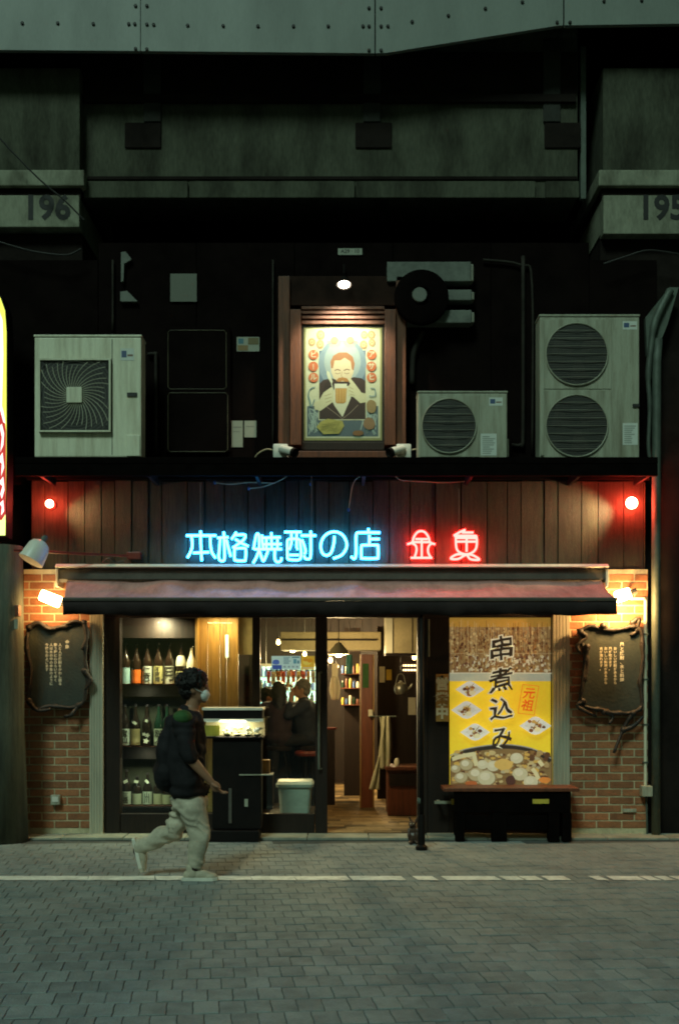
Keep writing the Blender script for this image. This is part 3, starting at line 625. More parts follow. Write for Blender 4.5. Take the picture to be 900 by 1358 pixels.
# ------------------------------------------------------------------ neon lettering
def neon(chars, mat, ox, oy, name, label, yy=-.055, dense=1):
    for strokes, lab in chars:
        pts_all = [p for s in strokes for p in s]; cx = sum(p[0] for p in pts_all) / len(pts_all); bz = max(p[1] for p in pts_all)
        t = root(name, lab, 'neon sign', (X(ox + cx / 6.43, yy), yy, Z(oy + bz / 6.43, yy)), 'neon characters above the awning')
        for s in strokes:
            q = [(X(ox + a / 6.43, yy), yy, Z(oy + b / 6.43, yy)) for a, b in s]
            q = smooth_path(q, 4) if len(q) > 3 else [Vector(p) for p in q]
            MB().tube(q, .0115, 8).build('tube', mat, t, smooth=True)
        w = MB()
        for s in strokes[:3]:
            a, b = s[0]; w.tube([(X(ox + a / 6.43, yy), yy + .013, Z(oy + b / 6.43, yy)), (X(ox + a / 6.43, yy), -.013, Z(oy + b / 6.43, yy))], .006, 6)
        w.build('standoff', m_cable, t)
A = [([[(45, 130), (300, 130)], [(90, 134), (97, 210), (85, 265), (55, 320)], [(250, 134), (252, 210), (265, 275), (295, 322)], [(168, 90), (169, 200), (178, 345)], [(105, 278), (240, 272)]], 'cyan neon kanji, leftmost of the row, shaped like a tree'),
     ([[(310, 150), (405, 145)], [(335, 152), (328, 240), (322, 310), (335, 342), (360, 345), (372, 320), (370, 200), (365, 98)], [(388, 165), (400, 220), (425, 308)], [(472, 100), (455, 130), (430, 162)], [(465, 126), (545, 124), (530, 170), (440, 236)], [(462, 160), (515, 195), (575, 222)], [(465, 240), (540, 238), (553, 255), (550, 335), (535, 345), (470, 343), (457, 330), (457, 250), (465, 240)]], 'second cyan neon kanji from the left'),
     ([[(618, 248), (632, 170), (645, 120), (660, 118), (666, 150), (665, 245), (645, 310), (615, 365)], [(690, 125), (692, 175), (702, 240)], [(625, 246), (860, 246)], [(670, 262), (685, 310), (702, 348), (722, 310), (742, 258)], [(692, 150), (850, 145)], [(770, 105), (774, 240)], [(700, 204), (858, 203)], [(728, 155), (728, 240)], [(822, 160), (822, 240)], [(800, 252), (800, 330), (822, 356), (850, 346), (857, 318)]], 'third cyan neon kanji from the left, with dense crossing bars'),]
B = [([[(45, 100), (190, 100)], [(72, 330), (70, 200), (84, 162), (165, 162), (180, 195), (180, 330), (72, 332)], [(105, 104), (106, 190), (88, 250)], [(150, 104), (150, 230), (160, 250)], [(86, 296), (170, 296)], [(185, 130), (315, 130)], [(270, 90), (270, 290), (255, 328), (225, 326), (212, 300)], [(195, 165), (212, 210), (226, 265), (212, 288)]], 'fourth cyan neon kanji, a boxed shape left of the loop'),
     ([[(470, 135), (466, 200), (443, 275), (405, 300), (368, 278), (355, 215), (375, 150), (420, 110), (480, 98), (540, 125), (575, 190), (570, 245), (530, 298), (460, 326)]], 'cyan neon looped hiragana no'),
     ([[(860, 105), (690, 105), (662, 112), (655, 150), (655, 290), (640, 328), (612, 308)], [(760, 70), (760, 104)], [(768, 125), (768, 210)], [(770, 160), (855, 160)], [(712, 212), (830, 212), (842, 225), (842, 315), (830, 325), (712, 325), (700, 315), (700, 225), (712, 212)]], 'rightmost cyan neon kanji, shaped like a shop roof over a box')]
C = [([[(125, 205), (168, 188), (182, 145), (210, 105), (245, 92), (280, 105), (308, 145), (322, 188), (365, 205)], [(195, 160), (300, 160)], [(180, 186), (325, 186)], [(250, 158), (250, 318)], [(170, 198), (198, 215), (206, 255), (190, 316)], [(332, 198), (308, 225), (304, 270), (325, 316)], [(155, 320), (340, 320)]], 'red neon kanji with an arched roof, left of the red pair'),
     ([[(622, 80), (575, 100), (522, 132)], [(592, 104), (690, 104)], [(524, 132), (690, 132), (716, 145), (716, 225), (690, 268), (635, 290), (575, 275), (545, 235), (540, 140)], [(548, 182), (708, 182)], [(632, 148), (632, 268)], [(548, 150), (710, 152)], [(600, 290), (545, 292), (495, 326), (560, 330), (628, 295), (665, 332), (742, 336), (690, 300), (650, 290)]], 'red neon kanji shaped like a fish, rightmost of the sign')]
neon(A, m_cyan, 240, 690, 'neon_character', ''); neon(B, m_cyan, 370, 690, 'neon_character', ''); neon(C, m_redneon, 520, 690, 'neon_character', '')
for a, c, lab in ((266, 640, 'thin hanger rod behind the leftmost neon kanji'), (413, 634, 'thin hanger rod above the fourth cyan neon kanji'), (608, 648, 'thin hanger rod above the red fish neon kanji')):
    MB().tube([(X(a, -.06), -.06, Z(c, -.06)), (X(a, -.06), -.06, Z(703, -.06))], .007, 6).build('hanger_rod', m_pipe, loc=(X(a, -.06), -.06, Z(703, -.06)), label=lab, cat='rod', group='hanger rods over the neon')
for i, (pts, lab) in enumerate((([(330, 648), (350, 645), (372, 637), (384, 629)], 'short pale cable end under the left security camera'), ([(412, 642), (413, 634), (412, 626)], 'short upright cable end between the two cameras'), ([(462, 676), (467, 645), (474, 634), (486, 627)], 'curled pale cable rising from the cyan sign to the frame'), ([(522, 629), (530, 636), (545, 638), (588, 640), (620, 638)], 'pale cable sagging to the right above the red neon'), ([(285, 640), (305, 642), (330, 640), (365, 641)], 'pale cable running left above the cyan neon'))):
    o = MB().tube(smooth_path([(X(a, -.04), -.045 + .01 * math.sin(k * 2), Z(b, -.04)) for k, (a, b) in enumerate(pts)]), .006, 6).build('sign_cable', m_pcable, loc=(X(pts[0][0], -.04), -.04, Z(pts[0][1], -.04)), label=lab, cat='cable')
    MB().ell((X(pts[0][0], -.04), -.045, Z(pts[0][1], -.04)), (.014, .014, .02), 8).build('connector', m_blue, o)
# ------------------------------------------------------------------ security cameras on the frame foot
def seccam(cx, s, lab):
    y = -.22; t = root('security_camera', lab, 'camera', (X(cx, y), y, Z(612, y)), 'white cameras at the foot of the portrait frame')
    c = (X(cx - s * 2, y), y, Z(599, y))
    sbox('mount_box', c[0] - .075, c[0] + .075, y - .03, y + .07, c[2] - .075, c[2] + .075, m_white, t, bev=.018, smooth=30)
    d = Vector((s * .17, -.14, -.075)).normalized(); a = Vector(c) + Vector((s * .005, -.03, .02))
    MB().lathe([(.030, -.01), (.042, .01), (.046, .17)], a, d, 18).build('barrel', m_white, t, smooth=40)
    MB().lathe([(.0475, .1705), (.0475, .205), (.036, .206), (.03, .195)], a, d, 18).build('lens_hood', m_blackmetal, t, smooth=40)
    MB().tube(smooth_path([(c[0] - s * .07, y + .03, c[2] + .02), (c[0] - s * .14, y + .03, c[2] + .03), (c[0] - s * .22, y + .04, c[2] - .005), (c[0] - s * .27, y + .05, c[2] - .06)]), .008, 6).build('lead', m_pcable, t)
    MB().box(c[0] - .03, c[0] + .03, y + .0705, wy - .005, c[2] - .03, c[2] + .03).build('bracket', m_blackmetal, t)
seccam(374, 1, 'white security camera at the lower left corner of the portrait frame, aimed right')
seccam(533, -1, 'white security camera at the lower right corner of the portrait frame, aimed left')
# ------------------------------------------------------------------ wall lamps with an added red halo
def wall_lamp(cx, cz, r, lab, energy, s):
    y = -.105; t = root('wall_lamp', lab, 'lamp', (X(cx, y), -.05, Z(cz, y)), 'glowing lamps at both ends of the plank wall')
    c = Vector((X(cx, y), y, Z(cz, y)))
    MB().lathe([(.045, 0.0), (.045, .010), (.03, .016)], (c.x, -.0135, c.z), (0, -1, 0), 24).build('wall_plate', m_red, t, smooth=50)
    MB().lathe([(.024, 0), (.026, .04)], (c.x, -.028, c.z), (0, -1, 0), 12).build('socket', m_red, t)
    MB().ell(c, (r * .30, .042, r * .30), 18).build('bulb', m_bulbl, t, smooth=True)
    light('added_red_halo', 'POINT', c, energy * .85, (1, .045, .020), t, r * .31)  # red light added for a halo on the planks; the bulb is warm
    light('warm_beam', 'SPOT', c + Vector((s * r * .35, -.06, -.02)), energy * 1.9, (1, .80, .38), t, .03, aim=(c.x + s * .75, 0, c.z - .22), spot=R(95), blend=.9)
    return t
m_redglaze = M('red_enamel_dish', (0.055, 0.0030, 0.0014), 0.9, var=0.1, spec=0.0)
wall_lamp(66, 668, .135, 'dimmer red glowing wall lamp at the left end of the planks', 8.0, 1)
wall_lamp(837, 667, .20, 'brightest red glowing wall lamp at the right end of the planks', 25.0, -1)
# ------------------------------------------------------------------ unlit bell floodlight on a red rod
bl = root('bell_floodlight', 'unlit white bell shaped floodlight on a long red rod', 'lamp', (X(60, -.5), -.3, Z(745, -.5)))
c = Vector((X(41, -.6), -.6, Z(744, -.6))); d = Vector((.42, .25, .85)).normalized()
MB().lathe([(.125, 0), (.122, .03), (.105, .16), (.085, .20), (.045, .225), (.04, .22), (.09, .15), (.112, .02)], c, d, 26).build('bell_shade', m_white, bl, smooth=40)
MB().lathe([(.028, .225), (.03, .27), (.02, .29)], c, d, 14).build('lamp_neck', m_pipe, bl)
MB().ell(c + d * .09, (.05, .05, .05), 12).build('bulb', m_acw, bl, smooth=True)
MB().tube([(X(24, -.55), -.68, Z(731, -.6)), (X(100, -.3), -.42, Z(734, -.4)), (X(182, -.02), -.02, Z(738, -.02))], .013, 8).build('rod', m_red, bl)
sbox('rod_bracket', X(170, -.02), X(188, -.02), -.09, -.013, Z(742, -.02), Z(733, -.02), m_red, bl, bev=.006)
MB().tube(smooth_path([(X(136, -.03), -.04, Z(747, -.03)), (X(146, -.03), -.08, Z(741, -.03)), (X(155, -.03), -.05, Z(746, -.03)), (X(165, -.03), -.04, Z(744, -.03))]), .012, 6).build('clamp', m_cable, bl)
# ================================================================== awning
aw = root('awning', 'retractable dusty rose awning with dark maroon valance over the shop front', 'awning', (0, -.5, 2.2))
hy0, hy1 = -.24, -.02
zt, zb = Z(753, hy0), Z(772, hy0)
xl, xr = X(75, hy0), X(805, hy0)
cs = [(hy1, zb + .02), (hy0 + .03, zb), (hy0, zb + .03), (hy0, zt - .03), (hy0 + .03, zt), (hy1, zt)]
def extrude_x(prof, x0, x1):
    n = len(prof); return MB().add([(x0, y, z) for y, z in prof] + [(x1, y, z) for y, z in prof], [tuple(range(n)), tuple(range(n, 2 * n))] + [(i, (i + 1) % n, n + (i + 1) % n, n + i) for i in range(n)])
extrude_x(cs, xl + .02, xr - .02).build('housing', m_hous, aw)
extrude_x([(hy1, zt + .0005), (hy0 - .05, zt + .0005), (hy0 - .055, zt + .006), (hy0 - .012, zt + .036), (hy1, zt + .044)], xl, xr).build('housing_lid', m_alum, aw)
for q in (xl - .005, xr - .02): sbox('end_cap', q, q + .026, hy0 - .02, hy1, zb - .05, zt - .002, m_alum, aw, bev=.008)
ay1 = -1.0; zf = Z(794, ay1); xa0, xa1, xb0, xb1 = X(89, hy0), X(797, hy0), X(84, ay1), X(817, ay1)
NX, NY = 120, 10; vs = []
for j in range(NY + 1):
    t = j / NY
    for i in range(NX + 1):
        s = i / NX; x = (xa0 * (1 - t) + xb0 * t) + s * ((xa1 - xa0) * (1 - t) + (xb1 - xb0) * t)
        wv = (math.sin(s * 40) * .5 + math.sin(s * 71 + 1) * .35 + math.sin(s * 23 + 2) * .4) * .026 * (1 - .7 * s)
        z = zb + .01 + (zf - zb - .01) * t - .03 * math.sin(math.pi * t) + wv * math.sin(math.pi * min(1, t * 1.4 + .12)) * 1.2
        z += (mnoise.noise(Vector((x * 3.2, t * 2.5, 4))) * .022 + mnoise.noise(Vector((x * 9, t * 5, 9))) * .008) * math.sin(math.pi * min(1, t * .9 + .08))
        vs.append((x, hy0 + .005 + (ay1 - hy0) * t, z))
fs = [(j * (NX + 1) + i, j * (NX + 1) + i + 1, (j + 1) * (NX + 1) + i + 1, (j + 1) * (NX + 1) + i) for j in range(NY) for i in range(NX)]
o = MB().add(vs, fs).build('canopy', m_fabric, aw, smooth=True); sm = o.modifiers.new('thick', 'SOLIDIFY'); sm.thickness = .003; sm.offset = -1
extrude_x([(ay1 + .02, zf - .02), (ay1 - .015, zf - .02), (ay1 - .02, zf + .0), (ay1 - .01, zf + .012), (ay1 + .02, zf + .010)], xb0 - .004, xb1 + .004).build('front_bar', m_hous, aw)
zv = Z(815.5, ay1); vs = []; NV = 160
for i in range(NV + 1):
    s = i / NV; x = xb0 + (xb1 - xb0) * s; wv = math.sin(s * 60) * .006 + math.sin(s * 131) * .004
    vs += [(x, ay1 - .006, zf - .021), (x, ay1 - .006 + wv * .6, (zf + zv) / 2), (x, ay1 - .004 + wv * 2.4, zv + .006 * math.sin(s * 33) + .004 * math.sin(s * 87))]
fs = [(3 * i + k, 3 * i + 3 + k, 3 * i + 4 + k, 3 * i + 1 + k) for i in range(NV) for k in range(2)]
o = MB().add(vs, fs).build('valance', m_valance, aw, smooth=True); sm = o.modifiers.new('thick', 'SOLIDIFY'); sm.thickness = .002
for q in (X(100, -.5), X(800, -.5)):
    MB().tube([(q, hy0 + .03, zb - .03), (q * .93, -.62, zf - .06), (q, ay1 + .03, zf - .01)], .016, 8).build('folding_arm', m_blackmetal, aw)
# lamps at both ends of the awning
def end_lamp(ax, az, bx, bz, lab, energy, y, base):
    t = root('tube_lamp', lab, 'lamp', (X(bx, y), y, Z(bz, y)), 'bare glowing lamps at the awning ends')
    a, b = Vector((X(ax, y), y - .02, Z(az, y))), Vector((X(bx, y), y + .03, Z(bz, y))); dd = (b - a).normalized()
    MB().tube([a, a + dd * .012, b - dd * .012, b], [.040, .055, .058, .045], 16).build('glass_tube', m_bulbt, t, smooth=50)
    e = b + dd * .055 if base > 0 else a - dd * .055
    MB().tube([b, b + dd * .06] if base > 0 else [a, a - dd * .06], .030, 12).build('socket', m_hous, t)
    MB().tube([e, (e.x + base * .02, -.06, e.z + .02), (e.x + base * .02, -.02, e.z + .02)], .012, 8).build('arm', m_hous, t)
    m = (a + b) / 2
    light('tube_lamp_light', 'POINT', m + Vector((0, -.02, -.09)), energy, (1, .56, .20), t, .06)
end_lamp(54, 788.5, 80, 799, 'bare glowing lamp at the left end of the awning', 11.0, -.30, 1)
end_lamp(835, 786, 816, 792, 'bare glowing lamp at the right end of the awning', 75.0, -.30, -1)
# ================================================================== brick piers
BL, BH, BJ = .256, .081, .0135
brm = {}
def brick_mesh(w):
    k = round(w, 3)
    if k not in brm:
        me = MB().box(-w / 2, w / 2, -.005, .0, -(BH - BJ) / 2, (BH - BJ) / 2, bev=.004).mesh('brick'); me.materials.append(m_brick); brm[k] = me
    return brm[k]
def brick_pier(a, b, lab, phase, x_align):
    t = root('brick_pier', lab, 'pier', (X((a + b) / 2), 0, 0), 'brick piers either side of the shop front')
    x0, x1 = X(a), X(b); ztop = Z(755.5)
    sbox('mortar_bed', x0, x1, -.03, .12, 0.004, ztop, m_mortar, t)
    row = 0; z = Z(1035) - 13 * BH + phase
    while z < ztop - BH:
        if z > .02:
            s = x_align + (row % 2) * BL / 2 - 4 * BL
            while s < x1:
                l, r_ = max(s, x0 + .002), min(s + BL - BJ, x1 - .002)
                if r_ - l > .035:
                    o = bpy.data.objects.new('brick', brick_mesh(r_ - l)); COL.objects.link(o); o.parent = t
                    o.location = Vector(((l + r_) / 2, -.0305 + random.uniform(-.0015, .0015), z + BH / 2)) - WL[t.name]; o.rotation_euler = (random.gauss(0, .006), random.gauss(0, .004), 0)
                s += BL
        z += BH; row += 1
    return t
bp1 = brick_pier(33, 121, 'darker brick pier left of the shop window behind the dim plaque', 0, X(58))
bp2 = brick_pier(753, 857, 'orange brick pier right of the yellow poster', 0, X(773.5))
# steel columns
def steel_col(a, b, lab, zt_=2.35):
    t = root('steel_column', lab, 'column', (X((a + b) / 2), -.05, 0), 'pale steel columns framing the shop front')
    x0, x1 = X(a), X(b); w = x1 - x0; n = 5; prof = []
    for i in range(n):
        p, q = x0 + w * i / n, x0 + w * (i + 1) / n; prof += [(p, -.085), (q - .007, -.085), (q - .007, -.078), (q, -.078)]
    poly = prof[:-2] + [(x1, -.085), (x1, .08), (x0, .08)]
    m = len(poly); MB().add([(x, y, .03) for x, y in poly] + [(x, y, zt_) for x, y in poly], [tuple(range(m)), tuple(range(m, 2 * m))] + [(i, (i + 1) % m, m + (i + 1) % m, m + i) for i in range(m)]).build('ribbed_shaft', m_steel, t)
    sbox('base_plate', x0 - .012, x1 + .012, -.10, .09, .027, .034, m_steel, t)
steel_col(121.5, 139, 'dim ribbed steel column left of the bottle window'); steel_col(731, 752.5, 'pale ribbed steel column between yellow poster and brick pier')
# pale conduit on the right pier
cd = root('conduit', 'pale conduit running down the right edge of the brick pier', 'conduit', (X(855), -.06, 0))
MB().tube([(X(835, -.06), -.06, Z(794, -.06)), (X(853, -.06), -.06, Z(794, -.06)), (X(855, -.06), -.06, Z(797, -.06)), (X(855, -.06), -.06, Z(1045, -.06))], .016, 8).build('pipe', m_letter, cd)
sbox('junction_box', X(848, -.06), X(862, -.06), -.14, -.031, Z(1056, -.1), Z(1042, -.1), m_acw, cd, bev=.008)
MB().tube([(X(856, -.06), -.06, Z(1056, -.1)), (X(857, -.06), -.06, Z(1085, -.1)), (X(858, -.06), -.05, .0)], .01, 6).build('lower_cable', m_pipe, cd)
for q in (840, 900, 960, 1010): sbox('pipe_clip', X(851.5, -.06), X(858.5, -.06), -.08, -.031, Z(q + 2, -.06), Z(q, -.06), m_pipe, cd)
sbox('wall_plate', X(825, -.05), X(843, -.05), -.06, -.042, Z(1077, -.05), Z(1072.5, -.05), m_acw, loc=(X(834), -.05, Z(1077)), label='small pale plate low on the right brick pier', cat='plate', bev=.004)
sk = sbox('socket_box', X(69, -.05), X(81, -.05), -.10, -.042, Z(1067, -.07), Z(1054, -.07), m_acw, loc=(X(75), -.05, Z(1067)), label='small white socket box low on the left brick pier', cat='socket', bev=.006)
sbox('socket_cover', X(71, -.05), X(79, -.05), -.105, -.1005, Z(1063, -.07), Z(1056, -.07), m_white, sk)
# ------------------------------------------------------------------ driftwood plaques
def plaque(ol, lab, branches, cols, title, seed):
    random.seed(seed); y = -.13
    P0 = [(X(a, y), Z(b, y)) for a, b in ol]; cx = sum(p[0] for p in P0) / len(P0)
    t = root('plaque', lab, 'sign', (cx, y, min(p[1] for p in P0)), 'driftwood framed plaques on the brick piers')
    sm_ = smooth_path([(p[0], 0, p[1]) for p in P0 + P0[:1]], 5)[:-1]
    MB().prism([(p.x, p.z) for p in sm_], y, y + .035).build('board', m_plaque, t)
    MB().box(cx - .1, cx + .1, y + .0355, -.042, min(p[1] for p in P0) + .3, min(p[1] for p in P0) + .4).build('hanger', m_darkwood, t)
    k = len(sm_)
    pts, rs = [], []
    for i, p in enumerate(sm_):
        n = mnoise.noise_vector(Vector((p.x * 9, seed, p.z * 9))); pts.append((p.x + n.x * .015, y - .012 + n.y * .012, p.z + n.z * .015)); rs.append(.017 + .013 * abs(mnoise.noise(Vector((i * .35, seed, 2)))) + .010 * (i % 7 == 0))
    MB().tube(pts, rs, 8, closed=True).build('driftwood_rim', m_drift, t, smooth=True)
    for br in branches:
        q = [(X(a, y), y - .02 + .02 * random.uniform(-1, 1), Z(b, y)) for a, b in br]; q = smooth_path(q, 4)
        rs = [.024 * (1 - .6 * i / len(q)) + random.uniform(0, .006) for i in range(len(q))]
        MB().tube(q, rs, 7).build('branch', m_drift, t, smooth=True)
        MB().ell(q[0], (.035, .03, .035), 10).build('knot', m_drift, t, smooth=True)
    for (bx, bz, bh, s) in cols:
        h = bh * (D + y) / F
        text_mb('\n'.join(s), X(bx, y), Z(bz, y) - h * len(s) / 2, h * .95, y - .0012, bold=.02, line=1.05).build('lettering', m_letter, t)
plaque([(767, 836), (782, 831), (798, 835), (815, 836), (836, 832), (848, 838), (851, 870), (848, 905), (850, 935), (838, 944), (815, 945), (795, 941), (776, 937), (769, 925), (774, 900), (778, 880), (773, 858)], 'lit slate plaque with white lettering in a driftwood rim on the right pier',
       [[(768, 838), (776, 845), (764, 856), (770, 868)], [(838, 826), (846, 820), (842, 838), (834, 842)], [(838, 946), (830, 958), (822, 975), (812, 998)], [(826, 968), (840, 962), (852, 950)], [(772, 930), (764, 936), (776, 944), (790, 950)], [(800, 944), (812, 950), (806, 960)], [(777, 858), (774, 885), (770, 915), (766, 932)], [(798, 830), (808, 836), (824, 834)]],
       [(824, 852, 5.9, '風と焼酎、水と料理'), (815, 858, 4.55, 'おいしい焼酎があるから'), (808.5, 858, 4.55, '風が吹きます。'), (802.5, 858, 4.55, 'おいしい料理があるから'), (796.5, 858, 4.55, '水が流れます。')], '', 3)
plaque([(38, 832), (55, 829), (72, 833), (92, 829), (110, 827), (116, 840), (113, 870), (117, 900), (112, 930), (95, 938), (70, 936), (48, 940), (38, 925), (42, 895), (37, 860)], 'dim slate plaque with small lettering in a driftwood rim on the left pier',
       [[(40, 832), (52, 826), (66, 834), (80, 832), (100, 824), (114, 828)], [(112, 826), (116, 845), (110, 862)], [(113, 890), (122, 902), (114, 915)], [(40, 930), (52, 942), (70, 940)], [(104, 936), (96, 948), (86, 950)]],
       [(89.5, 849, 6.0, '金魚'), (80, 853, 4.7, '人と人が焼酎をかわし語る'), (74, 853, 4.7, '酔う程に心ひらいてゆく'), (68.3, 853, 4.7, '人は水の中の金魚のように'), (62.5, 853, 4.7, '今夜もおよぎます')], '', 9)
random.seed(21)
# ================================================================== far left and right: pier foot, pipes, sign
m_colm = M('grey_green_column_paint', (0.085, 0.095, 0.065), 0.8, var=0.8, scale=3, stretch=(4, 4, .3), hue=(0.02, 0.02, 0.014), bump=.5)
lc = root('pipe_column', 'grey green weathered column at the left edge of the picture', 'column', (X(8, -.35), -.35, 0))
MB().tube([(X(2, -.4), -.4, 0), (X(2, -.4), -.4, 1.2), (X(4, -.4), -.4, 2.0), (X(4, -.4), -.4, 2.90)], [.26, .22, .20, .19], 20).build('shaft', m_colm, lc, smooth=True)
MB().tube(smooth_path([(X(26, -.42), -.42, Z(770, -.4)), (X(24, -.42), -.44, Z(880, -.4)), (X(22, -.42), -.46, Z(990, -.4)), (X(14, -.42), -.5, Z(1060, -.4))]), .02, 8).build('conduit', m_pipe, lc)
sbox('meter', X(22, -.42), X(29, -.42), -.52, -.38, Z(818, -.42), Z(803, -.42), m_redwood, lc, bev=.01)
sbox('tag', X(22.5, -.42), X(28.5, -.42), -.527, -.5205, Z(835, -.42), Z(822, -.42), m_acw, lc)
dp = root('downpipe', 'dented green grey downpipe right of the twin fan unit', 'pipe', (X(870, -.1), -.1, 0))
MB().tube([(X(869, -.1), -.1, 0), (X(869, -.1), -.1, Z(760, -.1)), (X(870, -.1), -.1, Z(480, -.1)), (X(872, -.1), -.1, Z(450, -.1))], .045, 12).build('pipe', m_pipe, dp, smooth=True)
MB().tube(smooth_path([(X(861, -.1), -.12, Z(615, -.1)), (X(858, -.1), -.13, Z(590, -.1)), (X(860, -.1), -.12, Z(540, -.1)), (X(858, -.1), -.12, Z(500, -.1)), (X(862, -.1), -.12, Z(460, -.1)), (X(868, -.1), -.12, Z(425, -.1)), (X(888, -.1), -.1, Z(385, -.1))]), [.020] * 12 + [.024] * 6 + [.032] * 10 + [.040] * 9, 10).build('wrapped_hose', m_pipe, dp, smooth=True)
MB().prism([(X(a, -.1), Z(b, -.1)) for a, b in ((856, 420), (872, 400), (888, 380), (900, 380), (885, 430), (872, 462), (858, 470))], -.08, -.02).build('torn_sheet', m_pipe, dp)
ra = root('alley_wall', 'unlit dark wall beyond the right brick pier', 'wall', (X(885), .3, 0))
sbox('wall_face', X(858.5), X(980), .10, .215, 0.005, Z(345), m_grime, ra)
# vertical backlit sign at the left edge
sy = -.55
sg = root('vertical_sign', 'backlit vertical yellow and red sign cut off by the left edge', 'sign', (X(-30, sy), sy, Z(715, sy)))
def sp_(pts): return [(X(a, sy), Z(b, sy)) for a, b in pts]
ol = [(-72, 712), (-72, 430), (-66, 405), (-52, 388), (-31, 380), (-10, 383), (2, 392), (8, 410), (10, 440), (10, 600), (8.5, 712)]
MB().prism(sp_(ol), sy + .004, sy + .20).build('box', m_blackmetal, sg)
pr2 = MB(); yy = sy
def S(pts, col):
    global yy
    yy -= .0007; pr2.flat(sp_(pts), yy, col)
S([(-70, 710), (-70, 430), (-64, 407), (-50, 391), (-31, 383), (-10, 386), (1, 395), (7, 412), (9, 440), (9, 600), (7.5, 710)], (.75, .80, .10))
S([(-66, 690), (-66, 430), (-58, 410), (-31, 392), (-4, 402), (4, 425), (5, 470), (3, 540), (3, 690)], (.95, 1.0, .80))
S([(-66, 690), (-66, 560), (-30, 535), (-6, 535), (6, 552), (8.6, 572), (8, 690), (2, 690)], (.42, .03, .025))
for k, pts in enumerate(([(0, 528), (5, 545), (8, 562), (5, 560), (1, 545)], [(0, 565), (3, 580), (1, 600), (5, 590), (6, 575), (3, 562)], [(-2, 610), (4, 600), (6, 620), (2, 632), (3, 615)], [(-1, 640), (5, 632), (6.5, 650), (3, 662), (1, 655), (4, 645)], [(0, 668), (5, 663), (6, 678), (2, 684), (3, 672)], [(-30, 600), (-10, 590), (-8, 640), (-25, 660), (-20, 620)])): S(pts, (.95, .85, .80))
S([(-70, 710), (-70, 700), (-30, 690), (3, 690), (8, 682), (7.5, 710)], (.85, .95, .35))
pr2.build('lit_face', m_sidelight, sg)
MB().box(X(-40, 0), X(-30, 0), sy + .2005, .1, Z(560, 0), Z(550, 0)).build('bracket', m_blackmetal, sg); MB().box(X(-40, 0), X(-30, 0), sy + .2005, .1, Z(650, 0), Z(640, 0)).build('bracket', m_blackmetal, sg)
# sagging wires across pier 196
for pts, lab in (([(-10, 172), (20, 205), (55, 240), (85, 265), (112, 292)], 'black wire slanting down across the pier marked 196'), ([(-10, 318), (30, 330), (60, 336), (90, 338), (108, 330)], 'drooping black cable under the pier marked 196'), ([(800, 350), (830, 340), (860, 332), (905, 338)], 'dark cable sagging under the pier marked 195')):
    MB().tube(smooth_path([(X(a, -.1), -.1, Z(b, -.1)) for a, b in pts]), .009, 6).build('overhead_cable', m_cable, loc=(X(pts[0][0], -.1), -.1, Z(pts[0][1], -.1)), label=lab, cat='cable')
# ================================================================== SHOP FRONT at street level
sf = root('shop_front', 'dark timber shop front with glazed window, sliding door and open doorway', 'shop front', (0, 0, 0))
zl = Z(819)
sbox('lintel', X(139.5), X(730.5), -.02, .10, zl, Z(757), m_darkwood, sf)
sbox('post', X(139.5), X(160), -.03, .10, .03, zl - .001, m_darkwood, sf, bev=.004)
sbox('kickboard', X(160.5), X(417), -.02, .06, .03, Z(1079), m_darkwood, sf, bev=.004)
sbox('door_stile', X(418, .0), X(434, .0), -.025, .03, .03, zl - .001, m_darkwood, sf, bev=.004)
sbox('window_pane', X(160.5), X(334), .018, .024, Z(1078.5), zl - .001, m_glass, sf)
sbox('window_pane', X(345.5), X(417.5), .018, .024, Z(1078.5), zl - .001, m_glass, sf)
sbox('mullion', X(334.5), X(345), -.005, .05, Z(1078.5), zl - .001, m_darkwood, sf, bev=.003)
MB().tube([(X(426, -.06), -.03, Z(892, -.06)), (X(423, -.06), -.065, Z(892, -.06)), (X(423, -.06), -.065, Z(1020, -.06)), (X(426, -.06), -.03, Z(1020, -.06))], .013, 8).build('door_handle', m_pipe, sf)
sbox('jamb', X(553), X(566), -.03, .10, .03, zl - .001, m_darkwood, sf, bev=.004)
sbox('dark_panel', X(566.5), X(595), -.012, .06, .03, zl - .001, m_indark, sf, bev=.003)
sbox('poster_sill', X(595.5), X(730.5), -.02, .08, .03, Z(1047), m_darkwood, sf, bev=.004)
MB().tube([(X(568, -.04), -.035, Z(821, -.04)), (X(568, -.04), -.035, Z(871, -.04))], .012, 8).build('door_track_rod', m_pipe, sf)
# open / in business sign
yo = -.05
m_signwood = M('lightened_sign_wood', (0.50, 0.28, 0.07), 0.5, var=0.4, scale=6, stretch=(6, 6, .6))  # wood lightened to look lamplit under the awning
m_signlet = M('lightened_cream_paint', (0.86, 0.84, 0.62), 0.5, var=0.1)  # letter paint lightened too, for light falling on the board
ob = root('open_board', 'small wooden board reading open for business beside the yellow poster', 'sign', (X(585.5, yo), yo, Z(957, yo)))
sbox('board', X(577.5, yo), X(594, yo), yo - .012, yo + .012, Z(957, yo), Z(894, yo), m_signwood, ob, bev=.006)
for ch, q in (('営', 908), ('業', 928), ('中', 946)): text_mb(ch, X(585.7, yo), Z(q, yo), .135, yo - .0135, bold=.045).build('letter', m_signlet, ob)
MB().lathe([(.014, 0), (.014, .006)], (X(585.7, yo), yo - .0122, Z(897.5, yo)), (0, -1, 0), 10).build('hole', m_num, ob)
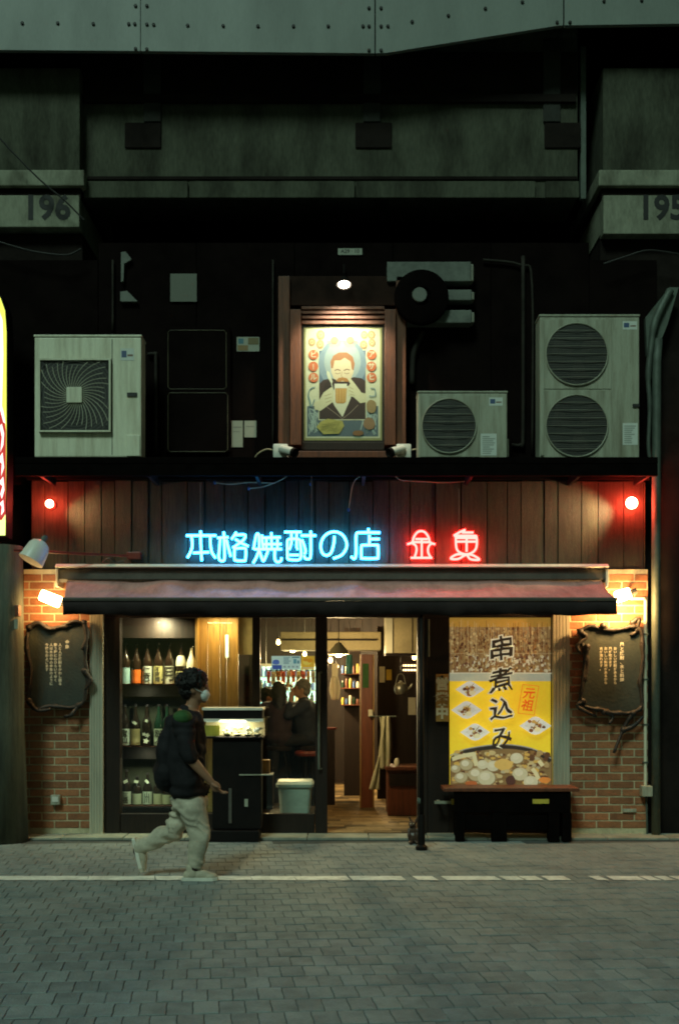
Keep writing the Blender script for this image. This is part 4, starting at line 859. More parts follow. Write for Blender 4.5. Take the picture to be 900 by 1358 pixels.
# ------------------------------------------------------------------ big yellow poster
by = .015
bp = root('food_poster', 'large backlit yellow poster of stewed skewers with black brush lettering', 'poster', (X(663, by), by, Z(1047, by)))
sbox('poster_case', X(595.5, by), X(730.5, by), by + .001, by + .10, Z(1046.5, by), zl - .002, m_indark, bp)
pr = MB(); lay = [by]
SC = 5.66
def PP(z): return [(X(590 + a / SC, by), Z(810 + b / SC, by)) for a, b in z]
P(rect(32, 790, 50, 1330), (.82, .58, .03))
P(rect(32, 790, 50, 122), (.42, .24, .04)); P(rect(32, 790, 122, 470), (.26, .16, .06)); P(rect(32, 790, 466, 528), (.42, .43, .30))
for i in range(900):                                     # rows of skewers in the photograph print
    a, b = random.uniform(36, 780), random.uniform(128, 455); g = random.random(); col = random.choice(((.15, .065, .02), (.36, .23, .08), (.09, .035, .015), (.48, .36, .15), (.28, .14, .04), (.20, .09, .03)))
    if b > 330 and g < .55: col = random.choice(((.52, .46, .28), (.60, .54, .34), (.14, .06, .03)))
    w = random.uniform(4, 12); h = random.uniform(5, 16)
    P(circ(a, b, w, 7, h / w, .25), col)
for i in range(60): a = 38 + i * 12.6; PPL([(a, random.uniform(60, 140)), (a + random.uniform(-4, 4), random.uniform(200, 440))], 2.6, random.choice(((.42, .28, .10), (.13, .06, .02), (.52, .42, .2))))
PPL([(32, 468), (400, 467), (790, 469)], 7, (.62, .60, .42)); PPL([(32, 322), (400, 321), (790, 322)], 4, (.40, .30, .14))
for cx, cz, wx, wz in ((180, 590, 108, 62), (155, 745, 115, 68), (218, 910, 112, 66), (668, 862, 120, 70)):     # dishes on diamond plates
    P([(cx - wx, cz), (cx - wx * .2, cz - wz * .92), (cx, cz - wz), (cx + wx * .2, cz - wz * .92), (cx + wx, cz), (cx + wx * .25, cz + wz * .85), (cx, cz + wz * .95), (cx - wx * .25, cz + wz * .85)], (.70, .69, .58))
    P([(cx - wx * .7, cz), (cx, cz - wz * .68), (cx + wx * .7, cz), (cx, cz + wz * .65)], (.62, .60, .48))
    for k in range(16): P(circ(cx + random.gauss(0, 24), cz + random.gauss(0, 17), random.uniform(8, 18), 8, .75, .2), random.choice(((.32, .12, .03), (.20, .07, .025), (.50, .30, .07), (.58, .48, .20), (.13, .05, .02))))
    P(circ(cx + 16, cz + 26, 24, 12, .75), (.70, .62, .34)); PPL([(cx - 20, cz + 20), (cx + 30, cz - 45)], 5, (.30, .18, .06))
# pot with eggs
P([(32, 1130)] + [(min(789, max(33, 412 + 440 * math.cos(a))), 1195 - 195 * math.sin(a)) for a in [math.pi * (.93 - .86 * i / 24) for i in range(25)]] + [(790, 1140), (790, 1330), (32, 1330)], (.045, .032, .022))
P([(36, 1320), (36, 1130), (90, 1075), (200, 1040), (412, 1022), (620, 1040), (740, 1085), (786, 1130), (786, 1320)], (.19, .12, .045))
PPL([(32, 1085), (150, 1035), (412, 1000), (640, 1030), (784, 1105)], 8, (.26, .26, .22)); PPL([(40, 1112), (150, 1058), (412, 1022), (640, 1050), (778, 1128)], 20, (.030, .022, .016))
for i in range(300): P(circ(random.uniform(62, 760), random.uniform(1055, 1290), random.uniform(8, 26), 8, random.uniform(.5, .9), .25), random.choice(((.32, .22, .09), (.20, .11, .035), (.44, .34, .15), (.10, .045, .02), (.48, .30, .07), (.36, .32, .18))))
for cx, cz, r_ in ((525, 1102, 48), (272, 1150, 42), (350, 1160, 48), (225, 1222, 60), (300, 1250, 66), (550, 1220, 58), (630, 1278, 54), (150, 1150, 50), (110, 1245, 48), (70, 1180, 36)):
    P(circ(cx + 4, cz + 5, r_ * 1.06, 22, .82), (.20, .14, .06)); P(circ(cx, cz, r_, 22, .82), random.choice(((.44, .40, .24), (.36, .30, .16), (.48, .44, .28)))); P(circ(cx - r_ * .15, cz - r_ * .18, r_ * .55, 18, .8), (.52, .48, .32))
for pts in ([(45, 1110), (130, 1085), (210, 1070)], [(205, 1060), (215, 1110), (225, 1160)], [(640, 1180), (665, 1210), (690, 1260)], [(690, 1120), (720, 1160)]): PPL(pts, 30, (.54, .48, .26))
P(circ(735, 1265, 44, 12, .5, .1), (.58, .20, .04)); P(circ(185, 1290, 46, 12, .4, .12), (.36, .10, .03)); P(circ(430, 1150, 70, 14, .6, .15), (.52, .34, .09)); P(circ(480, 1270, 36, 12, 1.1, .15), (.07, .03, .02))
yt = lay[0] - .001
for ch, q, s_ in (('串', 300, 215), ('煮', 535, 205), ('込', 745, 195), ('み', 955, 190)):
    (a, b), = PP([(413, q)]); h = s_ / SC * (D + by) / F
    text_mb(ch, a, b, h * .92, yt, bold=.062, mb=pr, col=(.70, .66, .44), flat=True, brush=.07)
    text_mb(ch, a, b, h * .92, yt - .0012, bold=.014, mb=pr, col=(.030, .020, .012), flat=True, brush=.07)
for ch, q in (('元', 625), ('祖', 715)):
    (a, b), = PP([(618 if ch == '元' else 606, q)]); text_mb(ch, a, b, 90 / SC * (D + by) / F, yt, bold=.018, mb=pr, col=(.78, .12, .012), flat=True, ang=-.22, brush=.05)
for seg in ([(570, 552), (690, 566)], [(690, 566), (655, 782)], [(655, 782), (535, 766)], [(535, 766), (570, 552)]): PPL(seg, 5, (.78, .22, .02))
pr.build('print', m_glowprint, bp)
# ------------------------------------------------------------------ bench under the poster
be = root('wooden_bench', 'low dark wooden bench under the yellow poster', 'bench', (X(685, -.4), -.4, 0))
y0, y1 = -.47, -.12
sbox('seat', X(588, y0), X(768, y0), y0, y1, Z(1050, y0), Z(1045, y0), m_redwood, be, bev=.008)
sbox('apron', X(602, y0), X(757, y0), y0 + .02, y0 + .05, Z(1078, y0), Z(1050.3, y0), m_soot, be, bev=.004)
for a, b in ((604, 616), (652, 672), (727, 742), (746, 758)): sbox('leg', X(a, y0), X(b, y0), y0 + .015, y0 + .10, 0.002, Z(1078.3, y0), m_soot, be, bev=.006)
for a, b in ((606, 616), (744, 756)): sbox('leg', X(a, y0), X(b, y0), y1 - .10, y1 - .02, 0.027, Z(1050.3, y0), m_soot, be, bev=.006)
sbox('lower_rail', X(617, y0), X(726, y0), y0 + .03, y0 + .06, Z(1101, y0), Z(1082, y0), m_soot, be, bev=.004)
sbox('yellow_tape', X(706, y0), X(728, y0), y0 + .014, y0 + .019, Z(1066, y0), Z(1060, y0), m_yellow, be); 
hb = sbox('hand_rail', X(576, -.2), X(598, -.2), -.2, -.17, Z(1066, -.2), Z(1062.5, -.2), m_acw, loc=(X(587, -.2), -.2, Z(1066, -.2)), label='short pale bar with a yellow end left of the bench', cat='bar')
sbox('yellow_end', X(598.3, -.2), X(604, -.2), -.204, -.166, Z(1067, -.2), Z(1060, -.2), m_yellow, hb); sbox('bar_bracket', X(580, -.2), X(584, -.2), -.169, -.031, Z(1066, -.2), Z(1063, -.2), m_acw, hb)
# ------------------------------------------------------------------ awning pole and figurine
yp = -.94
po = root('support_pole', 'thin black pole standing in front of the doorway jamb', 'pole', (X(558.5, yp), yp, 0))
MB().tube([(X(558.5, yp), yp, .0), (X(558.5, yp), yp, Z(806, yp))], .022, 12).build('shaft', m_blackmetal, po, smooth=True)
MB().lathe([(.055, 0.002), (.055, .03), (.034, .05), (.034, .30), (.028, .33)], (X(558.5, yp), yp, 0), n=16).build('foot', m_blackmetal, po, smooth=40)
MB().lathe([(.03, 0), (.03, .03)], (X(557, yp), yp - .0, Z(1062, yp)), (-1, 0, 0), 10).build('clamp', m_pipe, po)
ys = -.55; cxx = X(548, ys); s_ = (D + ys) / F
mb = MB(); mb.ell((cxx, ys, .065), (.058, .055, .065)); mb.ell((cxx, ys, .13), (.045, .042, .05)); mb.ell((cxx - .012, ys - .015, .19), (.040, .038, .038)); mb.ell((cxx - .025, ys - .05, .185), (.018, .02, .015))
for q in (-1, 1): mb.cap((cxx + q * .022, ys, .21), (cxx + q * .042, ys, .262), .014, .007); mb.cap((cxx + q * .045, ys - .02, .14), (cxx + q * .05, ys - .045, .08), .016, .014); mb.ell((cxx + q * .032, ys - .055, .017), (.022, .032, .017))
st = finish(blob(mb, .006, 2), 'figurine', m_statue, loc=(cxx, ys, 0), label='small dark brown animal figurine on the ground beside the pole', cat='figurine')
for q in (-1, 1): MB().ell((cxx - .018 + q * .015, ys - .050, .200), (.005, .005, .005), 8).build('eye', m_letter, st)
# ------------------------------------------------------------------ bottle shelves
m_shelfback = M('shelf_back_board', (0.045, 0.042, 0.020), 0.8, var=0.4)
bs = root('bottle_shelf', 'three tier dark shelf of bottles behind the left window', 'shelf', (X(211, .3), .3, .15))
sd0, sd1 = .20, .44
zsh = [Z(q, .25) for q in (908.5, 990.5, 1068.5)]
sbox('back_panel', X(160.5, sd1), X(262, sd1), sd1 + .001, sd1 + .02, .15, 2.3, m_shelfback, bs)
sbox('side_panel', X(157, .3), X(160, .3), sd0 - .02, sd1, .15, 2.3, m_indark, bs); sbox('side_panel', X(261, .3), X(264, .3), sd0 - .02, sd1, .15, 2.3, m_wood, bs)
for z in zsh: sbox('shelf_board', X(160.3, .3), X(260.7, .3), sd0, sd1, z - .03, z - .0005, m_redwood, bs, bev=.003); sbox('shelf_lip', X(160.3, .3), X(260.7, .3), sd0 - .018, sd0 - .0005, z - .12, z + .004, m_soot, bs)
sbox('head_rail', X(160.3, .3), X(260.7, .3), sd0, sd0 + .02, Z(846, .2), 2.3, m_indark, bs)
light('added_window_fill', 'AREA', (X(215, .1), .062, 2.19), 17, (1, .86, .52), bs, .08, aim=(X(205, .3), .36, zsh[0] + .05))  # added light without a fitting, brightens the top row of bottles
light('added_window_fill', 'AREA', (X(292, .1), .115, 2.20), 7, (1, .72, .30), bs, .25, aim=(X(292, .3), .40, 1.2))  # another added light, unseen, to brighten the amber boards
for z in zsh[:2]: light('added_window_fill', 'AREA', (X(195, .1), .062, z - .05), 3.2, (.85, 1, .70), bs, .06, aim=(X(195, .2), .34, z - .45))  # lights added under the shelves to lift the bottle labels
def bottle(px, zi, lab, labcol, glass=m_bottle, h=.41, lh=(.015, .175), neck=None, mark=None, lw=.052, seal=None):
    y = .33; x = X(px, y); z = zsh[zi]
    t = root('sake_bottle', lab, 'bottle', (x, y, z), 'bottles standing on the window shelves')
    h *= 1.08; k = h / .41; lh = (lh[0], lh[1] * 1.10)
    MB().lathe([(.049, 0), (.051, .008), (.051, .21 * k), (.047, .24 * k), (.030, .285 * k), (.018, .325 * k), (.0145, .36 * k), (.0145, .388 * k)], (x, y, z), n=18).build('glass', glass, t, smooth=50)
    MB().lathe([(.0175, .3885 * k), (.0175, .408 * k), (.015, .411 * k)], (x, y, z), n=12).build('cap', neck or m_cap, t)
    if labcol:
        mb = MB(); mb.col = labcol; n = 14
        vs = []
        for i in range(n + 1):
            a = R(-90) + R(150) * (i / n - .5); vs += [(x + lw * math.cos(a), y + lw * math.sin(a), z + lh[0]), (x + lw * math.cos(a), y + lw * math.sin(a), z + lh[1])]
        mb.add(vs, [(2 * i, 2 * i + 2, 2 * i + 3, 2 * i + 1) for i in range(n)])
        if mark: text_mb('\n'.join(mark), x, z + (lh[0] + lh[1]) / 2, (lh[1] - lh[0]) * .9 / len(mark), y - lw - .0015, bold=.02, mb=mb, col=(.05, .045, .03), line=.92)
        mb.build('label', m_print, t)
    if seal:
        mb = MB(); mb.col = (.62, .60, .44); rt = Matrix.Rotation(seal, 3, 'Y'); mb.box(x - .022, x + .022, y - .050, y - .047, z + .235, z + .262, rot=rt); mb.build('paper_seal', m_print, t)
    return t
bottle(167, 0, 'bottle with a pale blue label, leftmost on the top shelf', (.30, .50, .50), lh=(.015, .165))
bottle(181, 0, 'bottle with a bright orange label on the top shelf', (.72, .16, .02), lh=(.02, .145))
bottle(195.5, 0, 'bottle with a plain white label on the top shelf', (.52, .58, .50), lh=(.015, .18), mark='仁窓')
bottle(210, 0, 'bottle with a cream label and bold brush writing on the top shelf', (.56, .52, .22), lh=(.015, .18), mark='不阿幡')
bottle(225, 0, 'bottle with a white label showing a standing figure on the top shelf', (.58, .60, .46), lh=(.015, .18), mark='月')
b6 = bottle(240, 0, 'bottle with a white shoulder label behind the passerby head', (.52, .50, .24), lh=(.01, .13), mark='伝')
c6 = Vector((X(240, .33), .33, zsh[0])); MB().lathe([(.052, .20), (.0525, .235), (.045, .272), (.032, .308)], c6, n=18).build('shoulder_label', m_letter, b6, smooth=50)
bottle(254, 0, 'bottle with a white body, rightmost on the top shelf', (.70, .68, .52), lh=(.01, .10), glass=m_letter, h=.38)
bottle(166, 1, 'bottle with a white brush lettered label, leftmost on the middle shelf', (.56, .58, .46), mark='宝仙', lh=(.015, .17))
bottle(180, 1, 'bottle with a plain tan label and slanting seal on the middle shelf', (.36, .28, .12), lh=(.015, .17), seal=.6)
b3 = bottle(195, 1, 'bottle with white flower marks on dark glass on the middle shelf', None)
for dx, dz, r_ in ((-.02, .13, .016), (.014, .12, .02), (0, .06, .024), (.005, .27, .014)):
    c = Vector((X(195, .33) + dx, 0, zsh[1] + dz)); MB().prism([(c.x + r_ * (1 + .35 * math.cos(5 * a)) * math.cos(a), c.z + r_ * (1 + .35 * math.cos(5 * a)) * math.sin(a)) for a in [2 * math.pi * i / 20 for i in range(20)]], .2745, .280).build('flower_print', m_letter, b3)
bottle(211, 1, 'green glass bottle with a cream lettered label on the middle shelf', (.52, .54, .36), glass=m_bottleg, mark='別人', lh=(.015, .17))
bottle(222, 1, 'green glass bottle partly behind the cream labelled one on the middle shelf', (.30, .34, .18), glass=m_bottleg, lh=(.015, .17))
bottle(168, 2, 'bottle with a white label and seal, leftmost on the bottom shelf', (.50, .52, .40), lh=(.01, .13), h=.34, mark='三岳', seal=-.5)
bottle(182, 2, 'squat bottle with paired labels, second on the bottom shelf', (.42, .42, .28), lh=(.01, .11), h=.28, seal=.25)
bottle(196, 2, 'bottle with a lettered label and raised seal, third on the bottom shelf', (.46, .48, .36), lh=(.01, .13), h=.31, mark='山川', seal=.8)
bottle(210, 2, 'dim bottle with a tan label, fourth on the bottom shelf', (.34, .31, .18), lh=(.01, .11), h=.30)
bottle(222, 2, 'dim bottle with a tan label, rightmost on the bottom shelf beside the walker', (.30, .28, .16), lh=(.01, .10), h=.30)
# ------------------------------------------------------------------ amber panel boards and pillar behind the window
wp = root('panel_screen', 'amber wooden board screen beside the bottle shelf', 'screen', (X(288, .35), .35, .2))
for a, b in ((264.5, 275.5), (276, 292), (292.5, 300.5), (301, 316)): sbox('board', X(a, .35), X(b, .35), .33 + random.uniform(0, .012), .37, .2, 2.3, m_wood, wp, bev=.003)
sbox('top_board', X(316.5, .5), X(345, .5), .5, .53, Z(868, .5), 2.3, m_beige, wp); sbox('post', X(331, .45), X(345, .45), .40, .48, .2, Z(868.5, .45), m_indark, wp, bev=.004)
tl = sbox('door_pull', X(299, .3), X(303, .3), .29, .318, Z(872, .3), Z(842, .3), m_tube, loc=(X(301, .3), .3, Z(872, .3)), label='slim white vertical strip on the amber boards', cat='strip', bev=.006)  # plain plastic strip; its glow is added
sbox('mount', X(299.8, .3), X(302.2, .3), .3185, .33, Z(868, .3), Z(846, .3), m_white, tl)
# plinth, white bin
pl = sbox('window_plinth', X(160.5, .4), X(417, .4), .07, .95, .02, .195, m_indark, loc=(X(290), .4, .02), label='low dark plinth inside the window', cat='plinth')
yb = .40; bn = root('waste_bin', 'pale grey plastic bin with a lid low inside the window', 'bin', (X(391, yb), yb, .196))
bx, bw = X(391.5, yb), 22 * (D + yb) / F
def rrect(cx, cy, a, b, r, n=5):
    return [(cx + sx * (a - r) + r * math.cos(t), cy + sy_ * (b - r) + r * math.sin(t)) for sx, sy_, t0 in ((1, 1, 0), (-1, 1, 90), (-1, -1, 180), (1, -1, 270)) for t in [R(t0 + 90 * i / n) for i in range(n + 1)]]
def loft(sections):
    n = len(sections[0][0]); mb = MB(); vs, fs = [], []
    for ol_, z in sections: vs += [(x, y, z) for x, y in ol_]
    for k in range(len(sections) - 1): fs += [(k * n + i, k * n + (i + 1) % n, (k + 1) * n + (i + 1) % n, (k + 1) * n + i) for i in range(n)]
    fs += [tuple(range(n)), tuple(range((len(sections) - 1) * n, len(sections) * n))]
    return mb.add(vs, fs)
zt_ = Z(1042, yb)
loft([(rrect(bx, yb, bw * .88, .15, .04), .196), (rrect(bx, yb, bw, .17, .045), zt_)]).build('body', m_bucket, bn, smooth=30)
loft([(rrect(bx, yb, bw * 1.12, .19, .05), zt_ + .0005), (rrect(bx, yb, bw * 1.13, .195, .05), zt_ + .03), (rrect(bx, yb, bw * 1.02, .17, .045), zt_ + .06), (rrect(bx, yb, bw * .5, .08, .03), zt_ + .066)]).build('lid', m_bucket, bn, smooth=30)
# ------------------------------------------------------------------ food display case outside
yd = -.42
dc = root('display_case', 'black menu display case with lit food samples on a stand', 'display case', (X(307, yd), yd, 0))
xa, xb = X(268, yd), X(349, yd)
sbox('cap', xa, xb, yd, yd + .30, Z(942, yd), Z(938.5, yd), m_alum, dc, bev=.004)
sbox('hood', xa + .01, xb - .01, yd + .01, yd + .29, Z(953, yd), Z(942.3, yd), m_blackmetal, dc)
sbox('front_glass', xa, xb, yd - .004, yd, Z(976.5, yd), Z(953.5, yd), m_glass, dc)
sbox('back', xa + .005, xb - .005, yd + .27, yd + .29, Z(977, yd), Z(953.5, yd), m_beige, dc)
sbox('tray', xa, xb, yd - .003, yd + .29, Z(979.5, yd), Z(977.3, yd), m_blackmetal, dc); sbox('top_strip', xa, xb, yd - .008, yd + .01, Z(957, yd), Z(953.2, yd), m_alum, dc)
sbox('light_tube', xa + .04, xb - .04, yd + .03, yd + .05, Z(957.5, yd), Z(955.8, yd), m_tube, dc)
light('case_light', 'AREA', ((xa + xb) / 2, yd + .10, Z(955, yd)), 7.0, (1, .95, .70), dc, .25, aim=((xa + xb) / 2, yd + .12, 0))
for i, (a, lab) in enumerate(((283, 'pale yellow food sample at the left end of the display case'), (300, 'dish of pale food second from the left in the display case'), (314, 'dish of pale food in the middle of the display case'), (328, 'dish of pale food second from the right in the display case'), (340, 'dish of pale food at the right end of the display case'))):
    q = root('food_sample', lab, 'food', (X(a, yd), yd + .1, Z(977, yd)), 'food samples in the display case'); x, z = X(a, yd), Z(977, yd)
    MB().lathe([(.02, 0.0005), (.048, .022), (.05, .024), (.046, .022)], (x, yd + .10, z), n=16).build('dish', m_letter, q, smooth=40)
    mb = MB()
    for k in range(14): mb.ell((x + random.gauss(0, .018), yd + .10 + random.gauss(0, .015), z + .03 + random.uniform(0, .05)), (random.uniform(.01, .018),) * 3, 8)
    mb.build('food', (m_yellow, m_letter, m_beige, m_letter, m_mask)[i], q, smooth=True)
sbox('menu_card', xa + .012, X(291, yd), yd + .02, yd + .024, Z(976, yd), Z(962, yd), m_yellow, dc)
sbox('body', X(281, yd), X(346, yd), yd + .03, yd + .26, Z(1100, yd), Z(979.7, yd), m_blackmetal, dc, bev=.006)
sbox('side_leg', X(303, yd) + .0, X(307, yd), yd + .012, yd + .0295, Z(1092, yd), Z(1046, yd), m_hous, dc) ; sbox('latch', X(324, yd), X(328.5, yd), yd + .018, yd + .0298, Z(1070, yd), Z(1060, yd), m_acw, dc); sbox('shelf_edge', X(317, yd), X(362, yd), yd + .012, yd + .029, Z(1028.5, yd), Z(1027, yd), m_acw, dc)
sbox('base', X(276, yd), X(344, yd), yd - .05, yd + .28, .003, Z(1101, yd), m_blackmetal, dc, bev=.01)
# posters stuck on the window glass
def gposter(a, b, c, d, base, lab, draw):
    global pr, lay, PP
    pr = MB(); lay = [.015]; LS = .00006
    PP = lambda z: [(X(q, .015), Z(w, .015)) for q, w in z]
    pr.col = base; pr.box(X(a, .015), X(b, .015), .0145, .0165, Z(d, .015), Z(c, .015)); lay = [.0138]; draw()
    pr.build('window_poster', m_printg, loc=(X((a + b) / 2), .015, Z(d)), label=lab, cat='poster')
m_printg = PRINT('glowing_paper', glow=.5)  # own glow added to brighten the paper on the window
def dr1():
    P(rect(361, 373.5, 882, 888), (.05, .10, .34)); P(circ(366, 877.5, 4.5, 12, .6), (.06, .14, .40)); P(circ(366, 879, 5, 10, .5, .1), (.08, .16, .44))
    for k in range(6): P(rect(376, 376 + random.uniform(6, 10), 871.5 + k * 1.6, 872.3 + k * 1.6), (.10, .22, .24))
    P(rect(387, 397, 871, 872.5), (.06, .20, .22)); P(rect(389, 393, 874, 880), (.10, .30, .34)); P(rect(394, 397, 876, 880), (.10, .26, .28))
    for k in range(4): P(rect(376 + k * 5.5, 379 + k * 5.5, 883, 885.5), (.24, .36, .34))
def dr2():
    P(circ(407, 878, 6, 12, .7, .1), (.80, .62, .10)); P(circ(411, 876, 4, 10, .7, .1), (.66, .30, .02)); P(circ(405, 875, 3, 10, .7, .1), (.62, .28, .03)); P(rect(401, 416, 885, 886.5), (.62, .58, .34))
gposter(360, 398.5, 870, 888, (.46, .66, .58), 'pale blue notice stuck on the window above the customers', dr1)
gposter(399.2, 417, 870, 888, (.70, .44, .04), 'orange yellow flyer stuck on the window beside the pale notice', dr2)
# ================================================================== INTERIOR
RX0, RX1, RY, RH = -2.35, 2.1, 6.0, 2.72
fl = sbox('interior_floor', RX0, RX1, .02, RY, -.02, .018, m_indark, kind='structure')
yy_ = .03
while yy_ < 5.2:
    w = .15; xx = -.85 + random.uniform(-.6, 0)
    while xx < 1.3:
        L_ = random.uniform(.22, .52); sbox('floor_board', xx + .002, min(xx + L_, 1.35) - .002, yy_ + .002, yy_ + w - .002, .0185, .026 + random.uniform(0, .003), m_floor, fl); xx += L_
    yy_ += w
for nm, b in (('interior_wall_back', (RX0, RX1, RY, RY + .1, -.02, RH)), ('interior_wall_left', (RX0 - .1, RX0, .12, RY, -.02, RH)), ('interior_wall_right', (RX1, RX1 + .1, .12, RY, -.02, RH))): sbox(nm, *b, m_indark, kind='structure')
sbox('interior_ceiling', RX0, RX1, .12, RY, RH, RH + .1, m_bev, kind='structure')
sbox('ceiling_beam', X(372, 1.9), X(505, 1.9), 1.9, 2.4, Z(862, 1.9), Z(838, 1.9), m_beige, loc=(X(440, 1.9), 2.1, Z(862, 1.9)), label='beige boxed beam across the shop ceiling', cat='beam', bev=.01)
MB().box(X(372, 1.89), X(500, 1.89), 1.875, 1.899, Z(849.5, 1.89), Z(847.5, 1.89)).build('beam_trim', m_indark, bpy.data.objects['ceiling_beam'])
cb = root('wall_cupboard', 'pale cupboard hung high inside the doorway', 'cupboard', (X(530, 1.3), 1.3, Z(867, 1.3)))
sbox('carcass', X(521, 1.3), X(560, 1.3), 1.3, 1.75, Z(866, 1.3), RH - .01, m_beige, cb, bev=.006); sbox('side_post', X(511, 1.3), X(520.5, 1.3), 1.29, 1.7, Z(866, 1.3), RH - .01, m_letter, cb, bev=.004)
sbox('door_seam', X(546, 1.3), X(546.8, 1.3), 1.296, 1.2995, Z(865, 1.3), RH - .02, m_indark, cb); sbox('under_rail', X(511, 1.3), X(560, 1.3), 1.3, 1.7, Z(869, 1.3), Z(866.3, 1.3), m_indark, cb)
def pendant(cx, cz, y, r_, lab, energy, col=(1, .74, .36), drop=.0):
    t = root('pendant_lamp', lab, 'lamp', (X(cx, y), y, Z(cz, y)), 'pendant lamps inside the shop'); c = Vector((X(cx, y), y, Z(cz, y)))
    MB().lathe([(r_, 0), (r_ * .9, .04), (r_ * .35, .11), (.03, .13), (.028, .125), (r_ * .33, .10), (r_ * .86, .035)], c, n=22).build('shade', m_letter, t, smooth=50)
    MB().ell(c + Vector((0, 0, .02)), (.05, .05, .05), 12).build('bulb', m_lampwin2, t, smooth=True)
    MB().tube([c + Vector((0, 0, .13)), (c.x, c.y, RH - .003)], .006, 6).build('cord', m_cable, t)
    light('pendant_light', 'POINT', c + Vector((0, 0, -.10)), energy, col, t, .06)
m_lampwin2 = E('pendant_bulb', (1.0, .80, .45), 22.0)
pendant(449, 868, .9, .115, 'white shaded pendant lamp glowing just inside the doorway', 42)
pendant(388, 862, 3.2, .10, 'pendant lamp glowing above the seated customers', 220)
pendant(480, 850, 4.8, .12, 'pendant lamp deep inside behind the boxed beam', 160)
pendant(520, 880, 3.6, .10, 'small pendant lamp at the right of the passage', 30)
# drinks cooler at the back
ck = root('drinks_cooler', 'lit pale blue drinks cooler behind the customers', 'cooler', (X(378, 5.2), 5.2, .02))
y = 5.15
sbox('cabinet', X(340, y), X(422, y), y + .03, y + .6, .03, Z(880, y), m_acw, ck); sbox('lit_interior', X(343, y), X(419, y), y + .02, y + .0295, .8, Z(884, y), m_fridge, ck)
for q in (897, 915, 930): sbox('cooler_shelf', X(343, y), X(419, y), y - .1, y + .0195, Z(q + 1, y), Z(q, y), m_acw, ck)
for row, q in enumerate((897, 915, 930)):
    for i in range(11):
        a = 346 + i * 6.8 + random.uniform(-1, 1); hh = random.uniform(.11, .17); c = (X(a, y), y - .04, Z(q, y) + .0005); gn, gm = random.choice((('green', m_bottleg), ('brown', m_bottle), ('blue', m_blue), ('pale', m_letter), ('red', m_redwood)))
        ob_ = root('cooler_bottle', 'small %s bottle in the %s row of the lit cooler' % (gn, ('top', 'middle', 'bottom')[row]), 'bottle', c, 'bottles in the drinks cooler')
        MB().lathe([(.026, 0), (.026, hh * .6), (.012, hh * .8), (.012, hh)], c, n=8).build('glass', gm, ob_, smooth=50)
# hanging menu slips
mcols = ((.60, .08, .03), (.62, .55, .34), (.55, .20, .04), (.58, .09, .04), (.50, .42, .2), (.62, .12, .03), (.60, .50, .22), (.50, .06, .03), (.60, .30, .05), (.46, .40, .24))
mlab = ('red', 'cream', 'orange', 'bright red', 'tan', 'vermilion', 'pale yellow', 'deep red', 'amber', 'grey cream')
rail = MB().tube([(X(352, 3.0), 3.0, Z(889, 3)), (X(425, 3.0), 3.0, Z(889, 3))], .008, 6).build('menu_rail', m_indark, loc=(X(390, 3), 3.0, Z(889, 3)), label='thin rail carrying the hanging paper menu slips', cat='rail')
for q in (352.5, 424.5): MB().tube([(X(q, 3), 3.0, Z(889, 3)), (X(q, 3), 3.0, RH - .003)], .005, 5).build('rail_rod', m_indark, rail)
for i in range(10):
    a = 356 + i * 6.6; h = random.uniform(12, 22); w = random.uniform(4.2, 5.8); x = X(a, 3); z1 = Z(890, 3); z0 = Z(890 + h, 3); ww = w * 14 / F / 2; n = 6; mb = MB(); mb.col = mcols[i]
    vs = []
    for k in range(n + 1): t = k / n; vs += [(x - ww, 2.99 + .02 * math.sin(t * 3 + i), z1 + (z0 - z1) * t), (x + ww, 2.99 + .02 * math.sin(t * 3 + i + .4), z1 + (z0 - z1) * t)]
    mb.add(vs, [(2 * k, 2 * k + 1, 2 * k + 3, 2 * k + 2) for k in range(n)])
    o = mb.build('menu_slip', m_print, loc=(x, 2.99, z0), label='%s paper slip hanging above the customers, number %d from the left' % (mlab[i], i + 1), cat='menu slip', group='menu slips hanging over the counter')
    sm = o.modifiers.new('thick', 'SOLIDIFY'); sm.thickness = .002
    text_mb('\n'.join(random.choice(('お酒', '焼酎', 'もつ', '串', '煮込', '生'))), x, (z0 + z1) / 2, .05, 2.965, flat=True).build('lettering', m_num, o)
# counter and customers
yc = 2.65
ct = root('counter', 'dark red wooden counter in front of the customers', 'counter', (X(400, yc), yc, .02))
sbox('counter_top', X(345, yc), X(432, yc), yc, yc + .45, Z(968, yc), Z(964, yc), m_redwood, ct, bev=.008); sbox('counter_front', X(347, yc), X(430, yc), yc + .05, yc + .10, .02, Z(968.3, yc), m_indark, ct)
for a, h, mt, lab in ((402, .10, m_letter, 'pale cup on the counter by the man'), (409, .13, m_redwood, 'red sauce bottle on the counter'), (415, .05, m_letter, 'white dish on the counter end')):
    c = (X(a, yc + .1), yc + .1, Z(964, yc) + .0005); MB().lathe([(.03, 0), (.035, h * .6), (.036 if h != .13 else .014, h)], c, n=12).build('tableware', mt, loc=c, label=lab, cat='tableware', smooth=50)
MB().lathe([(.10, 0), (.11, .02), (.03, .02)], (X(436, 2.6), 2.6, Z(967, 2.6)), n=14).build('red_tray', m_red, loc=(X(436, 2.6), 2.6, Z(967, 2.6)), label='small red tray at the end of the counter', cat='tray')
MB().box(X(430, 2.6), X(444, 2.6), 2.5, 2.7, .02, Z(967.3, 2.6)).build('tray_stand', m_indark, loc=(X(437, 2.6), 2.6, .02), label='dark stand under the red tray', cat='stand')
